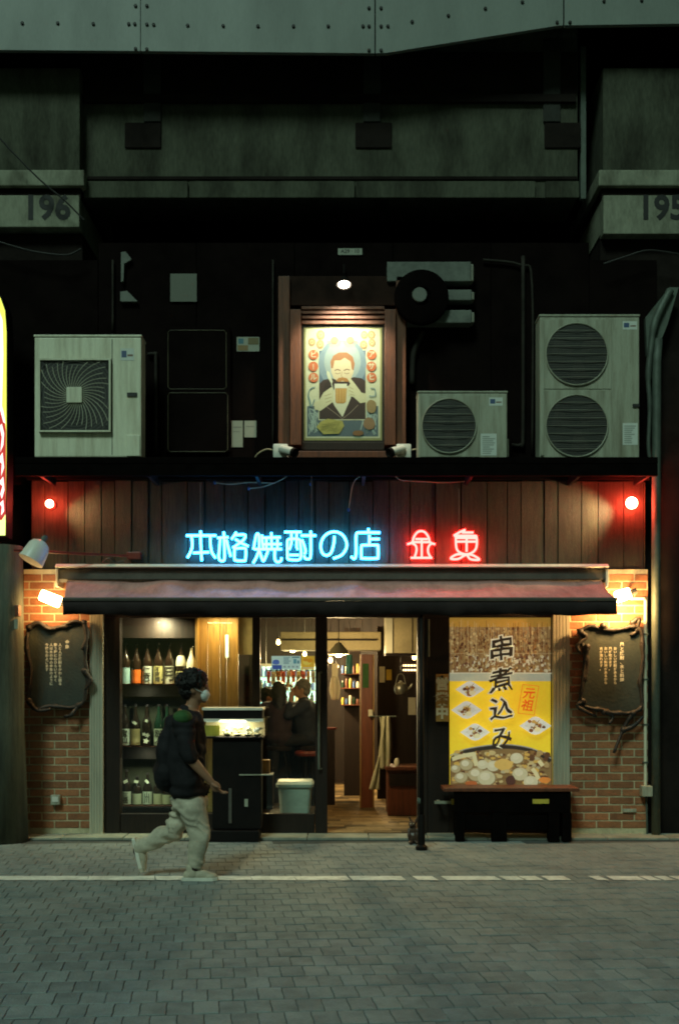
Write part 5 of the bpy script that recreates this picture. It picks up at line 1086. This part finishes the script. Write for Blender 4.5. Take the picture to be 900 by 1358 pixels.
def stool(x, y, lab):
    t = root('bar_stool', lab, 'stool', (x, y, .02), 'stools at the counter')
    MB().lathe([(.15, 0), (.16, .02), (.16, .05), (.14, .06)], (x, y, .72), n=18).build('seat', m_indark, t, smooth=40)
    for k in range(4): a = R(45 + 90 * k); MB().tube([(x + .1 * math.cos(a), y + .1 * math.sin(a), .7195), (x + .19 * math.cos(a), y + .19 * math.sin(a), .028)], .012, 6).build('leg', m_blackmetal, t)
m_maroon = M('dark_maroon_knit', (0.022, 0.008, 0.009), 0.9, var=.4)
m_navy = M('dark_navy_shirt', (0.012, 0.014, 0.022), 0.9, var=.4)
def seated(px, y, hz, face, lab, hair, shirt, long_hair=False, skin=m_skin, handup=False, slab=''):
    """a customer on a high stool; face = heading in the floor plane (radians, 0 = +x)"""
    x = X(px, y); t = root('person', lab, 'person', (x, y, .78), 'customers seated at the counter')
    f = Vector((math.cos(face), math.sin(face), 0)); s = Vector((-f.y, f.x, 0)); up = Vector((0, 0, 1))
    hip = Vector((x, y, .86)); chest = Vector((x, y, hz - .40)) + f * .05; neck = Vector((x, y, hz - .22)) + f * .06; head = Vector((x, y, hz - .115)) + f * .09
    rt = Matrix.Rotation(face, 3, 'Z')
    b = MB(); b.ell(head, (.095, .075, .115), rot=rt); b.ell(head + f * .03 - up * .045, (.07, .06, .07), rot=rt); b.ell(head + f * .100 - up * .015, (.02, .013, .022), rot=rt); b.cap(neck - up * .06, head - up * .05, .055, .05)
    for q in (-1, 1): b.ell(head + s * q * .076 - up * .01, (.018, .012, .03), rot=rt)
    hands = []
    for q in (-1, 1):
        sh = neck - up * .10 + s * q * .17; el = sh - up * .24 + f * .10; ha = el + f * .24 + up * .04
        if handup and q == 1: el = sh + f * .22 - up * .12; ha = head + f * .13 - up * .10 + s * q * .02
        hands.append((sh, el, ha)); b.cap(el, ha, .04, .028); dr = (ha - el).normalized(); b.ell(ha + dr * .04, (.04, .03, .035), rot=rt)
        for k in range(4): b.cap(ha + dr * .06 + up * (.024 - .016 * k), ha + dr * (.12 - .008 * abs(k - 1)) + up * (.018 - .014 * k), .010, .008, 8)
        b.cap(ha + dr * .03 + up * .02, ha + dr * .07 + up * .055, .011, .009, 8)
    b.cap(chest, neck, .06, .055); b.cap(hip, chest, .11, .11)
    finish(blob(b, .012, 3), 'body', skin, t)
    c = MB(); c.ell(hip + up * .02, (.17, .19, .12), rot=rt); c.cap(hip, chest, .15, .17); c.ell(chest, (.14, .20, .18), rot=rt); c.cap(chest, neck - up * .05, .13, .075)
    for q, (sh, el, ha) in zip((-1, 1), hands): c.cap(neck - up * .10 + s * q * .08, sh, .085, .075); c.cap(sh, el, .075, .056); c.cap(el, el.lerp(ha, .55), .055, .048)
    finish(blob(c, .016, 4), 'shirt', shirt, t)
    l = MB()
    for q in (-1, 1): kn = hip + f * .42 + s * q * .10 - up * .03; l.cap(hip + s * q * .09, kn, .09, .07); l.cap(kn, kn - up * .42 + f * .03, .065, .05); l.cap(kn - up * .44 + f * .03, kn - up * .45 + f * .16, .045, .04)
    finish(blob(l, .018, 3), 'trousers', m_jersey, t)
    h = MB(); h.ell(head + up * .03 - f * .02, (.105, .092, .10), rot=rt); h.ell(head - f * .05 - up * .01, (.07, .085, .10), rot=rt)
    if long_hair: h.cap(head - f * .06, neck - f * .09 - up * .12, .095, .075); h.ell(head - f * .02 - up * .06, (.075, .095, .10), rot=rt)
    me = blob(h, .010, 1)
    for v in me.vertices: v.co += mnoise.noise_vector(v.co * 26) * .010
    finish(me, 'hair', hair, t)
    for q in (-1, 1): MB().ell(head + f * .088 + s * q * .030 + up * .008, (.008, .012, .008), 8, rot=rt).build('eye', m_num, t)
    MB().ell(head + f * .092 - up * .062, (.008, .024, .006), 8, rot=rt).build('mouth', m_redwood, t)
    stool(x, y, slab)
seated(370, 2.35, 1.57, R(95), 'person with long dark hair in a dark top, seen from behind at the counter', m_hair, m_maroon, True, slab='dark bar stool under the long haired customer')
seated(409, 2.45, 1.60, R(190), 'person with greying hair raising a hand to the mouth at the counter', m_hairg, m_navy, False, handup=True, slab='dark bar stool under the customer with greying hair')
seated(348, 2.9, 1.50, R(-10), 'person in a pale top at the left end of the counter', m_hair, m_cloth, False, slab='dark bar stool under the customer in the pale top')
# passage furniture
pp = root('red_pillar', 'reddish wooden pillar with a green strip notice inside the doorway', 'pillar', (X(489, 2.2), 2.2, .02))
sbox('shaft', X(479, 2.2), X(494, 2.2), 2.2, 2.4, .027, Z(868, 2.2), m_redwood, pp, bev=.006); sbox('edge_strip', X(477, 2.2), X(478.6, 2.2), 2.19, 2.3, .027, Z(868, 2.2), m_wood, pp); sbox('edge_strip', X(494.3, 2.2), X(496, 2.2), 2.19, 2.3, .027, Z(868, 2.2), m_wood, pp)
sbox('green_notice', X(480.5, 2.19), X(488.5, 2.19), 2.19, 2.198, Z(912, 2.2), Z(880, 2.2), m_green, pp); sbox('pale_box', X(488, 2.15), X(494, 2.15), 2.1, 2.199, Z(950, 2.15), Z(941, 2.15), m_letter, pp, bev=.01)
ygc = 1.55
cl = MB(); nx_, nz_ = 12, 22; vs = []
for k in range(nz_ + 1):
    t = k / nz_; zz = Z(950 + 70 * t, ygc)
    for i in range(nx_ + 1): s = i / nx_; cxp = 503.5 + (s * 14.5) + (-.5 if t < .1 else 0); vs.append((X(cxp, ygc) + .01 * math.sin(t * 6 + s * 5), ygc + .03 * math.sin(s * 13 + t * 2), zz))
cl.add(vs, [(k * (nx_ + 1) + i, k * (nx_ + 1) + i + 1, (k + 1) * (nx_ + 1) + i + 1, (k + 1) * (nx_ + 1) + i) for k in range(nz_) for i in range(nx_)])
tw = cl.build('hanging_towel', m_cloth, loc=(X(510, ygc), ygc, Z(1020, ygc)), label='long pale cloth hanging over the brown cabinet in the passage', cat='cloth', smooth=True); sm = tw.modifiers.new('thick', 'SOLIDIFY'); sm.thickness = .006
cl = MB(); vs = []
for k in range(nz_ + 1):
    t = k / nz_
    for i in range(nx_ + 1): s = i / nx_; a0, a1 = 501 - 12 * t, 503 - 1 * t; vs.append((X(a0 + (a1 - a0) * s, ygc) , ygc - .12 + .02 * math.sin(s * 9 + t * 3), Z(1003 + 44 * t, ygc - .12)))
cl.add(vs, [(k * (nx_ + 1) + i, k * (nx_ + 1) + i + 1, (k + 1) * (nx_ + 1) + i + 1, (k + 1) * (nx_ + 1) + i) for k in range(nz_) for i in range(nx_)])
f2 = cl.build('cloth_fold', m_cloth, tw, smooth=True); sm = f2.modifiers.new('thick', 'SOLIDIFY'); sm.thickness = .006
hk = MB().tube([(X(490, ygc), ygc, Z(950, ygc)), (X(525, ygc), ygc, Z(950, ygc))], .008, 6).build('hanging_bar', m_pipe, tw)
cbx = root('brown_cabinet', 'low red brown cabinet in the passage at the right', 'cabinet', (X(535, 1.4), 1.5, .02))
sbox('carcass', X(514, 1.4), X(556, 1.4), 1.4, 1.9, .03, Z(1022, 1.4), m_redwood, cbx, bev=.006); sbox('top', X(511, 1.4), X(558, 1.4), 1.37, 1.92, Z(1021.7, 1.4), Z(1017, 1.4), m_redwood, cbx, bev=.006); sbox('dark_drawer', X(516, 1.4), X(554, 1.4), 1.385, 1.399, Z(1042, 1.4), Z(1026, 1.4), m_indark, cbx)
for a, q, lab in ((526, 1014, 'small pale jar on the brown cabinet'), ): c = (X(a, 1.5), 1.5, Z(1017, 1.4) + .0005); MB().lathe([(.03, 0), (.035, .05), (.02, .09)], c, n=12).build('jar', m_letter, loc=c, label=lab, cat='jar', smooth=50)
bcw = root('passage_screen', 'dark red lattice screen deep in the passage', 'screen', (X(525, 3.2), 3.2, .02))
sbox('panel', X(500, 3.2), X(560, 3.2), 3.2, 3.25, .027, 2.3, m_indark, bcw)
for a in range(535, 556, 4): sbox('slat', X(a, 3.19), X(a + 1.2, 3.19), 3.18, 3.1995, Z(893, 3.2), Z(878, 3.2), m_redwood, bcw)
for q in (881.5, 887.5): sbox('lit_gap', X(534, 3.195), X(557, 3.195), 3.188, 3.1992, Z(q + 2.2, 3.2), Z(q, 3.2), m_lampwin, bcw)
mt_ = root('round_kettle', 'round tin kettle hanging in the passage', 'kettle', (X(531, 2.2), 2.2, Z(921, 2.2)))
c = Vector((X(531, 2.2), 2.2, Z(921, 2.2))); MB().lathe([(.05, 0), (.075, .03), (.08, .09), (.06, .13), (.02, .15), (.018, .17)], c, n=18).build('pot', m_metalpot, mt_, smooth=50)
MB().tube([c + Vector((.06, 0, .05)), c + Vector((.12, 0, .09)), c + Vector((.14, 0, .13))], [.018, .013, .010], 8).build('spout', m_metalpot, mt_); MB().tube(smooth_path([c + Vector((-.06, 0, .13)), c + Vector((-.03, 0, .24)), c + Vector((.03, 0, .24)), c + Vector((.06, 0, .13))]), .006, 6).build('handle', m_metalpot, mt_); MB().tube([c + Vector((0, 0, .235)), (c.x, c.y, RH - .003)], .004, 5).build('hook', m_cable, mt_)
nb_ = MB(); vs = []
for k in range(15):
    t = k / 14
    for i in range(9): s = i / 8; w = (4.5 + 4 * math.sin(math.pi * min(1, t * .9 + .1))) ; vs.append((X(444 + (s - .5) * w * 2 * (.7 + .3 * t), 2.9), 2.9 + .03 * math.sin(s * 9), Z(897 + 31 * t, 2.9)))
nb_.add(vs, [(k * 9 + i, k * 9 + i + 1, (k + 1) * 9 + i + 1, (k + 1) * 9 + i) for k in range(14) for i in range(8)])
o = nb_.build('white_cloth', m_letter, loc=(X(444, 2.9), 2.9, Z(928, 2.9)), label='bright white cloth hung just left inside the doorway', cat='cloth', smooth=True); sm = o.modifiers.new('thick', 'SOLIDIFY'); sm.thickness = .005
sbox('cloth_peg', X(440, 2.9), X(448, 2.9), 2.88, 2.92, Z(897, 2.9), Z(880, 2.9), m_letter, o)
sbox('partition', X(456, 3.6), X(478, 3.6), 3.6, 3.7, .027, 2.3, m_indark, loc=(X(467, 3.6), 3.6, .027), label='dark partition deep behind the doorway', cat='partition')
# ================================================================== passerby
yq = -2.42; dq = D + yq
def Q(px, py, dy=0.0): return Vector((X(px, yq), yq + dy, Z(py, yq)))
pe = root('person', 'person in black top, cream trousers and white mask walking past', 'person', (X(262, yq), yq, 0))
up = Vector((0, 0, 1)); fw = Vector((1, 0, 0)); near_ = -1
b = MB()
hc = Q(260, 913)
b.ell(hc, (.095, .074, .108)); b.ell(hc + Vector((.020, 0, -.055)), (.072, .058, .062)); b.ell(hc + Vector((.092, 0, -.012)), (.02, .013, .024)); b.ell(hc + Vector((.075, 0, .022)), (.02, .045, .014))
b.ell(hc + Vector((.066, 0, -.10)), (.024, .022, .018)); b.cap(Q(253, 950), hc + Vector((-.01, 0, -.06)), .062, .050)
for q in (-1, 1): b.ell(hc + Vector((-.012, q * .076, -.008)), (.022, .010, .034))
def arm(sh, el, ha, curl):
    b.cap(sh, el, .052, .042); b.cap(el, el.lerp(ha, .35), .043, .040); b.cap(el.lerp(ha, .35), ha, .040, .026)
    dr = (ha - el).normalized(); side = Vector((0, 1, 0)); nr = dr.cross(side).normalized()
    pc = ha + dr * .045; b.ell(pc, (.020, .040, .048), rot=dr.to_track_quat('Z', 'Y').to_matrix()); b.cap(ha, ha + dr * .06, .026, .024)
    for k, ln in enumerate((.066, .075, .070, .054)):
        r0 = ha + dr * .082 + side * (-.030 + .020 * k); k1 = r0 + dr * ln * .45 + nr * curl * .008; k2 = k1 + (dr * .8 + nr * curl * .6).normalized() * ln * .32; k3 = k2 + (dr * .4 + nr * curl * .9).normalized() * ln * .28
        b.cap(r0 - dr * .02, k1, .0098, .009, 8); b.cap(k1, k2, .009, .0082, 8); b.cap(k2, k3, .0082, .0072, 8)
    t0 = ha + dr * .025 + side * -.030; t1 = t0 + (dr * .7 + side * -.6 + nr * curl * .4).normalized() * .04; b.cap(t0, t1, .012, .010, 8); b.cap(t1, t1 + (dr + nr * curl * .3).normalized() * .03, .010, .008, 8)
shn, eln, han = Q(247, 957, -.18), Q(258, 1003, -.24), Q(285, 1034, -.22)
shf, elf, haf = Q(251, 957, .17), Q(238, 1004, .22), Q(246, 1044, .20)
arm(shn, eln, han, 1); arm(shf, elf, haf, 1)
b.cap(Q(250, 950), Q(250, 1040), .10, .10)
finish(blob(b, .0065, 3), 'body', m_skin, pe)
# hair: a thick cap of curls
h = MB(); h.ell(hc + Vector((-.028, 0, .050)), (.122, .105, .100)); h.ell(hc + Vector((-.062, 0, -.005)), (.080, .088, .085))
for k in range(190):
    a, e = random.uniform(0, 2 * math.pi), random.uniform(-.25, 1.5); d = Vector((math.cos(a) * math.cos(e), math.sin(a) * math.cos(e), math.sin(e)))
    if d.x > .55 and d.z < .45: continue
    h.ell(hc + Vector((-.028, 0, .045)) + Vector((d.x * .125, d.y * .108, d.z * .106)), (random.uniform(.010, .021),) * 3, 8)
me = blob(h, .006, 0)
for v in me.vertices: v.co += mnoise.noise_vector(v.co * 42) * .012 + mnoise.noise_vector(v.co * 110) * .005
finish(me, 'hair', m_hair, pe)
mk = MB(); mk.ell(hc + Vector((.064, 0, -.050)), (.046, .060, .056)); mk.cap(hc + Vector((.100, -.012, -.05)), hc + Vector((.100, .012, -.05)), .014, .014); finish(blob(mk, .006, 2), 'face_mask', m_mask, pe)
for q in (-1, 1): MB().tube([hc + Vector((.06, q * .062, -.03)), hc + Vector((.02, q * .078, -.012)), hc + Vector((-.012, q * .084, .012))], .0025, 5).build('mask_loop', m_mask, pe); MB().ell(hc + Vector((.083, q * .030, .004)), (.009, .012, .008), 8).build('eye', m_num, pe)
# loose black top
c = MB(); c.ell(Q(249, 962), (.125, .20, .10)); c.cap(Q(249, 962), Q(249, 1000), .135, .145)
for q in (-1, 1): c.cap(Q(249, 975, q * .09), Q(250, 1030, q * .085), .125, .135)
c.ell(Q(250, 1048), (.165, .20, .09)); c.ell(Q(246, 1015), (.150, .20, .16)); c.cap(Q(252, 944), Q(250, 958), .078, .12)
c.ell(Q(234, 1005), (.10, .16, .23))
for sh, el in ((shn, eln), (shf, elf)): c.cap(Q(249, 958), sh, .10, .088); c.cap(sh, el.lerp(sh, .08), .085, .074)
me = blob(c, .011, 5)
for v in me.vertices:
    q = v.co; v.co = q + mnoise.noise_vector(Vector((q.x * 7, q.y * 7, q.z * 5))) * .020 + v.normal * (.016 * math.sin((q.z + q.x * .6) * 48 + 8 * mnoise.noise(q * 5)) * max(0, mnoise.noise(q * 4) + .3))
finish(me, 'top', m_jersey, pe)
g = MB(); g.ell(shn + Vector((.0, -.012, .035)), (.080, .088, .066)); finish(blob(g, .009, 3), 'green_shoulder', m_green, pe)  # green patch over the near shoulder
# cream trousers
t = MB(); t.ell(Q(252, 1062), (.15, .18, .11))
hn, kn, an = Q(257, 1068, -.08), Q(268, 1108, -.09), Q(261, 1142, -.09)
t.cap(hn, kn, .110, .084); t.cap(kn, an, .082, .066); t.ell(kn + Vector((.0, 0, .02)), (.085, .085, .10))
hf_, kf, af = Q(247, 1068, .08), Q(228, 1104, .09), Q(191, 1122, .09)
t.cap(hf_, kf, .108, .082); t.cap(kf, af + (af - kf).normalized() * .05, .080, .064)
me = blob(t, .008, 3)
for v in me.vertices:
    q = v.co; v.co = q + mnoise.noise_vector(Vector((q.x * 8, q.y * 8, q.z * 6))) * .014 + v.normal * (.013 * math.sin((q.z + .5 * q.x) * 62 + 8 * mnoise.noise(q * 6)) * max(0, mnoise.noise(q * 4 + Vector((3, 1, 7))) + .35))
finish(me, 'trousers', m_pants, pe)
def shoe(ankle, toe_dir, heel_off, name='shoe'):
    d = Vector(toe_dir).normalized(); u = Vector((-d.z, 0, d.x)); s = MB(); rt = Matrix(((d.x, 0, u.x), (0, 1, 0), (d.z, 0, u.z)))
    base = ankle + u * heel_off
    s.ell(base + d * -.02 + u * .040, (.060, .042, .045), rot=rt); s.ell(base + d * .06 + u * .040, (.095, .046, .042), rot=rt); s.ell(base + d * .135 + u * .030, (.062, .048, .030), rot=rt); s.cap(base + u * .05, base + u * .10 - d * .01, .050, .046)
    o = finish(blob(s, .006, 3), name, m_shoe, pe)
    sl = MB(); pts = [(-.085, -.030), (-.075, -.040), (.02, -.042), (.10, -.052), (.16, -.050), (.195, -.025), (.20, 0)]; ol_ = pts + [(a, -q) for a, q in reversed(pts[:-1])]
    vs = []
    for hgt in (0, .026): vs += [base + d * (a) + Vector((0, q, 0)) + u * hgt for a, q in ol_]
    n = len(ol_); sl.add(vs, [tuple(range(n)), tuple(range(n, 2 * n))] + [(i, (i + 1) % n, n + (i + 1) % n, n + i) for i in range(n)]); sl.build('sole', m_sole, o)
    lc_ = MB()
    for k in range(3): lc_.tube([base + d * (.05 + .025 * k) + u * (.087 - .012 * k) + Vector((0, -.022, 0)), base + d * (.06 + .025 * k) + u * (.089 - .012 * k) + Vector((0, .022, 0))], .003, 5)
    lc_.build('laces', m_sole, o)
for a_, b_ in ((an, Vector((X(257, yq), an.y, .07))), (af, af + Vector((-.06, 0, -.05)))): MB().cap(a_, b_, .047, .045).build('sock', m_redwood2, pe, smooth=True)
an2 = Vector((X(258, yq), an.y, 0)); shoe(Vector((an2.x, an.y, .004)), (1, 0, 0), 0)
shoe(af + Vector((-.03, 0, -.02)), (.25, 0, -.97), -.06)

# ================================================================== small warm bulbs and clutter deep in the shop
def festoon(cx, cz, y, lab):
    t = root('festoon_bulb', lab, 'lamp', (X(cx, y), y, Z(cz, y)), 'small bare bulbs strung through the shop'); c = Vector((X(cx, y), y, Z(cz, y)))
    MB().lathe([(.008, -.03), (.024, -.015), (.028, .005), (.018, .03), (.012, .04)], c, n=12).build('glass', m_fest, t, smooth=50)
    MB().tube([c + Vector((0, 0, .04)), c + Vector((0, 0, .075))], .014, 8).build('socket', m_cable, t); MB().tube([c + Vector((0, 0, .075)), (c.x, c.y, RH - .003)], .004, 5).build('flex', m_cable, t)
m_fest = E('festoon_glow', (1.0, .62, .24), 16.0)
for cx, cz, y, lab in ((369, 852, 2.9, 'small bare bulb at the left of the row behind the window'), (404, 868, 3.7, 'small bare bulb above the man with greying hair'), (413, 858, 2.6, 'small bare bulb beside the sliding door stile'), (438, 876, 2.2, 'small bare bulb at the left edge of the doorway'), (446, 884, 3.3, 'small bare bulb over the white cloth'), (470, 866, 4.2, 'small bare bulb left of the red pillar'), (549, 872, 2.9, 'small bare bulb at the right edge of the doorway'), (326, 846, 1.6, 'small bare bulb behind the gap by the amber boards')): festoon(cx, cz, y, lab)
def box_thing(name, a, b, c, d, y, dep, mat, lab, cat, bev=.006):
    return sbox(name, X(a, y), X(b, y), y, y + dep, Z(d, y), Z(c, y), mat, loc=(X((a + b) / 2, y), y, Z(d, y)), label=lab, cat=cat, bev=bev)
wb = root('back_shelf', 'dark wall shelf crowded with jars behind the doorway', 'shelf', (X(462, 3.5), 3.5, Z(905, 3.5)))
for q in (893, 912, 934): sbox('board', X(452, 3.5), X(478, 3.5), 3.42, 3.598, Z(q + 1.4, 3.5), Z(q, 3.5), m_redwood, wb)
jn = 0
for row, q in (('top', 893), ('middle', 912), ('bottom', 934)):
    for i in range(5):
        a = 454.5 + i * 4.9; hh = random.uniform(.07, .13); c = (X(a, 3.48), 3.48, Z(q, 3.5) + .0005); gn, gm = (('blue', m_blue), ('pale', m_letter), ('green', m_bottleg), ('red', m_redwood), ('yellow', m_yellow))[(i + jn) % 5]
        MB().lathe([(.018, 0), (.021, hh * .5), (.017, hh * .8), (.012, hh)], c, n=10).build('shelf_jar', gm, loc=c, label='small %s jar on the %s board of the shelf in the doorway' % (gn, row), cat='jar', group='jars on the doorway shelf', smooth=50)
    jn += 2
ap = MB(); vs = []
for k in range(13):
    t_ = k / 12
    for i in range(7): q = i / 6; vs.append((X(463 + (q - .5) * 7 * (1 + .4 * t_), 2.6), 2.6 + .025 * math.sin(q * 8 + t_), Z(868 + 26 * t_, 2.6)))
ap.add(vs, [(k * 7 + i, k * 7 + i + 1, k * 7 + i + 8, k * 7 + i + 7) for k in range(12) for i in range(6)])
m_teal = M('teal_cloth', (0.03, 0.16, 0.17), 0.9)
o = ap.build('blue_apron', m_teal, loc=(X(463, 2.6), 2.6, Z(894, 2.6)), label='teal apron hanging above the jar shelf in the doorway', cat='apron', smooth=True); sm = o.modifiers.new('thick', 'SOLIDIFY'); sm.thickness = .006
MB().tube([(X(463, 2.6), 2.6, Z(868, 2.6)), (X(463, 2.6), 2.6, RH - .003)], .004, 5).build('hook', m_cable, o)
for a, b, c, d, y, mat, lab in ((503, 510, 884, 905, 3.19, m_paper, 'pale paper slip on the passage screen'), (512, 519, 888, 902, 3.19, m_yellow, 'yellow paper slip on the passage screen'), (541, 551, 925, 948, 3.19, m_paper, 'cream paper sheet low on the passage screen'), (436, 441, 868, 880, 3.0, m_paper, 'white tag hanging at the left of the doorway')): box_thing('paper_slip', a, b, c, d, y - .006, .004, mat, lab, 'paper', 0)
tb = root('table', 'dark red table deep in the room behind the window', 'table', (X(385, 4.0), 4.0, .02))
sbox('table_top', X(352, 4), X(420, 4), 3.75, 4.25, Z(976, 4), Z(973, 4), m_redwood, tb, bev=.006)
for a in (356, 416):
    for yy3 in (3.8, 4.2): sbox('leg', X(a - 1.5, 4), X(a + 1.5, 4), yy3 - .02, yy3 + .02, .02, Z(976.2, 4), m_indark, tb)
for a, lab in ((405, 'red stool cushion left of the door stile'), (414, 'red stool cushion nearest the door stile')):
    t_ = root('low_stool', lab, 'stool', (X(a, 2.2), 2.2, .02), 'red low stools'); MB().lathe([(.13, 0), (.14, .03), (.12, .06)], (X(a, 2.2), 2.2, Z(1002, 2.2)), n=16).build('cushion', m_red, t_, smooth=50); MB().tube([(X(a, 2.2), 2.2, .02), (X(a, 2.2), 2.2, Z(1002.3, 2.2))], .03, 10).build('stem', m_blackmetal, t_)
bx_ = box_thing('carton', 343, 357, 1008, 1026, .7, .15, m_wood, 'small tan carton standing inside the window behind the display case', 'carton'); sbox('carton_shelf', X(338, .7), X(362, .7), .62, .90, .196, Z(1026.2, .7), m_darkwood, loc=(X(350, .7), .75, .196), label='dark box shelf under the tan carton', cat='shelf')
# pipes and conduits on the black wall
for pts, rr, lab in (([(196, 470), (205, 470), (207, 480), (207, 604)], .018, 'insulated hose dropping from the left air conditioner'), ([(678, 590), (690, 590), (693, 570), (693, 340)], .02, 'insulated hose rising beside the small air conditioner'), ([(150, 345), (150, 440)], .012, 'thin conduit above the left air conditioner'), ([(560, 440), (548, 470), (546, 510)], .03, 'black flexible duct below the extractor wheel'), ([(640, 345), (690, 352), (705, 380), (705, 604)], .014, 'conduit bending down left of the twin fan unit'), ([(362, 345), (362, 604)], .010, 'thin conduit running down left of the portrait frame')):
    MB().tube(smooth_path([(X(a, wy - .03), wy - .035, Z(b, wy - .03)) for a, b in pts], 5), rr, 8).build('wall_conduit', m_hose, loc=(X(pts[0][0]), wy - .03, Z(pts[-1][1])), label=lab, cat='conduit', smooth=True)

# bulky dark bag on the walker's back
bg = root('backpack', "bulky dark bag on the walking person's back", 'bag', Q(228, 1045))
k_ = MB(); k_.ell(Q(224, 1000), (.095, .15, .24)); k_.ell(Q(222, 1026), (.115, .16, .15)); k_.cap(Q(231, 962), Q(229, 1035), .085, .11)
me = blob(k_, .010, 4)
for v in me.vertices: v.co += mnoise.noise_vector(v.co * 9) * .014
finish(me, 'pack', m_jersey, bg)
for q in (-1, 1): MB().tube(smooth_path([Q(236, 955, q * .10), Q(247, 944, q * .12), Q(258, 957, q * .13), Q(262, 985, q * .13), Q(250, 1015, q * .16), Q(236, 1030, q * .12)]), .017, 8).build('strap', m_jersey, bg, smooth=True)

bpy.data.scenes.remove(SCR)
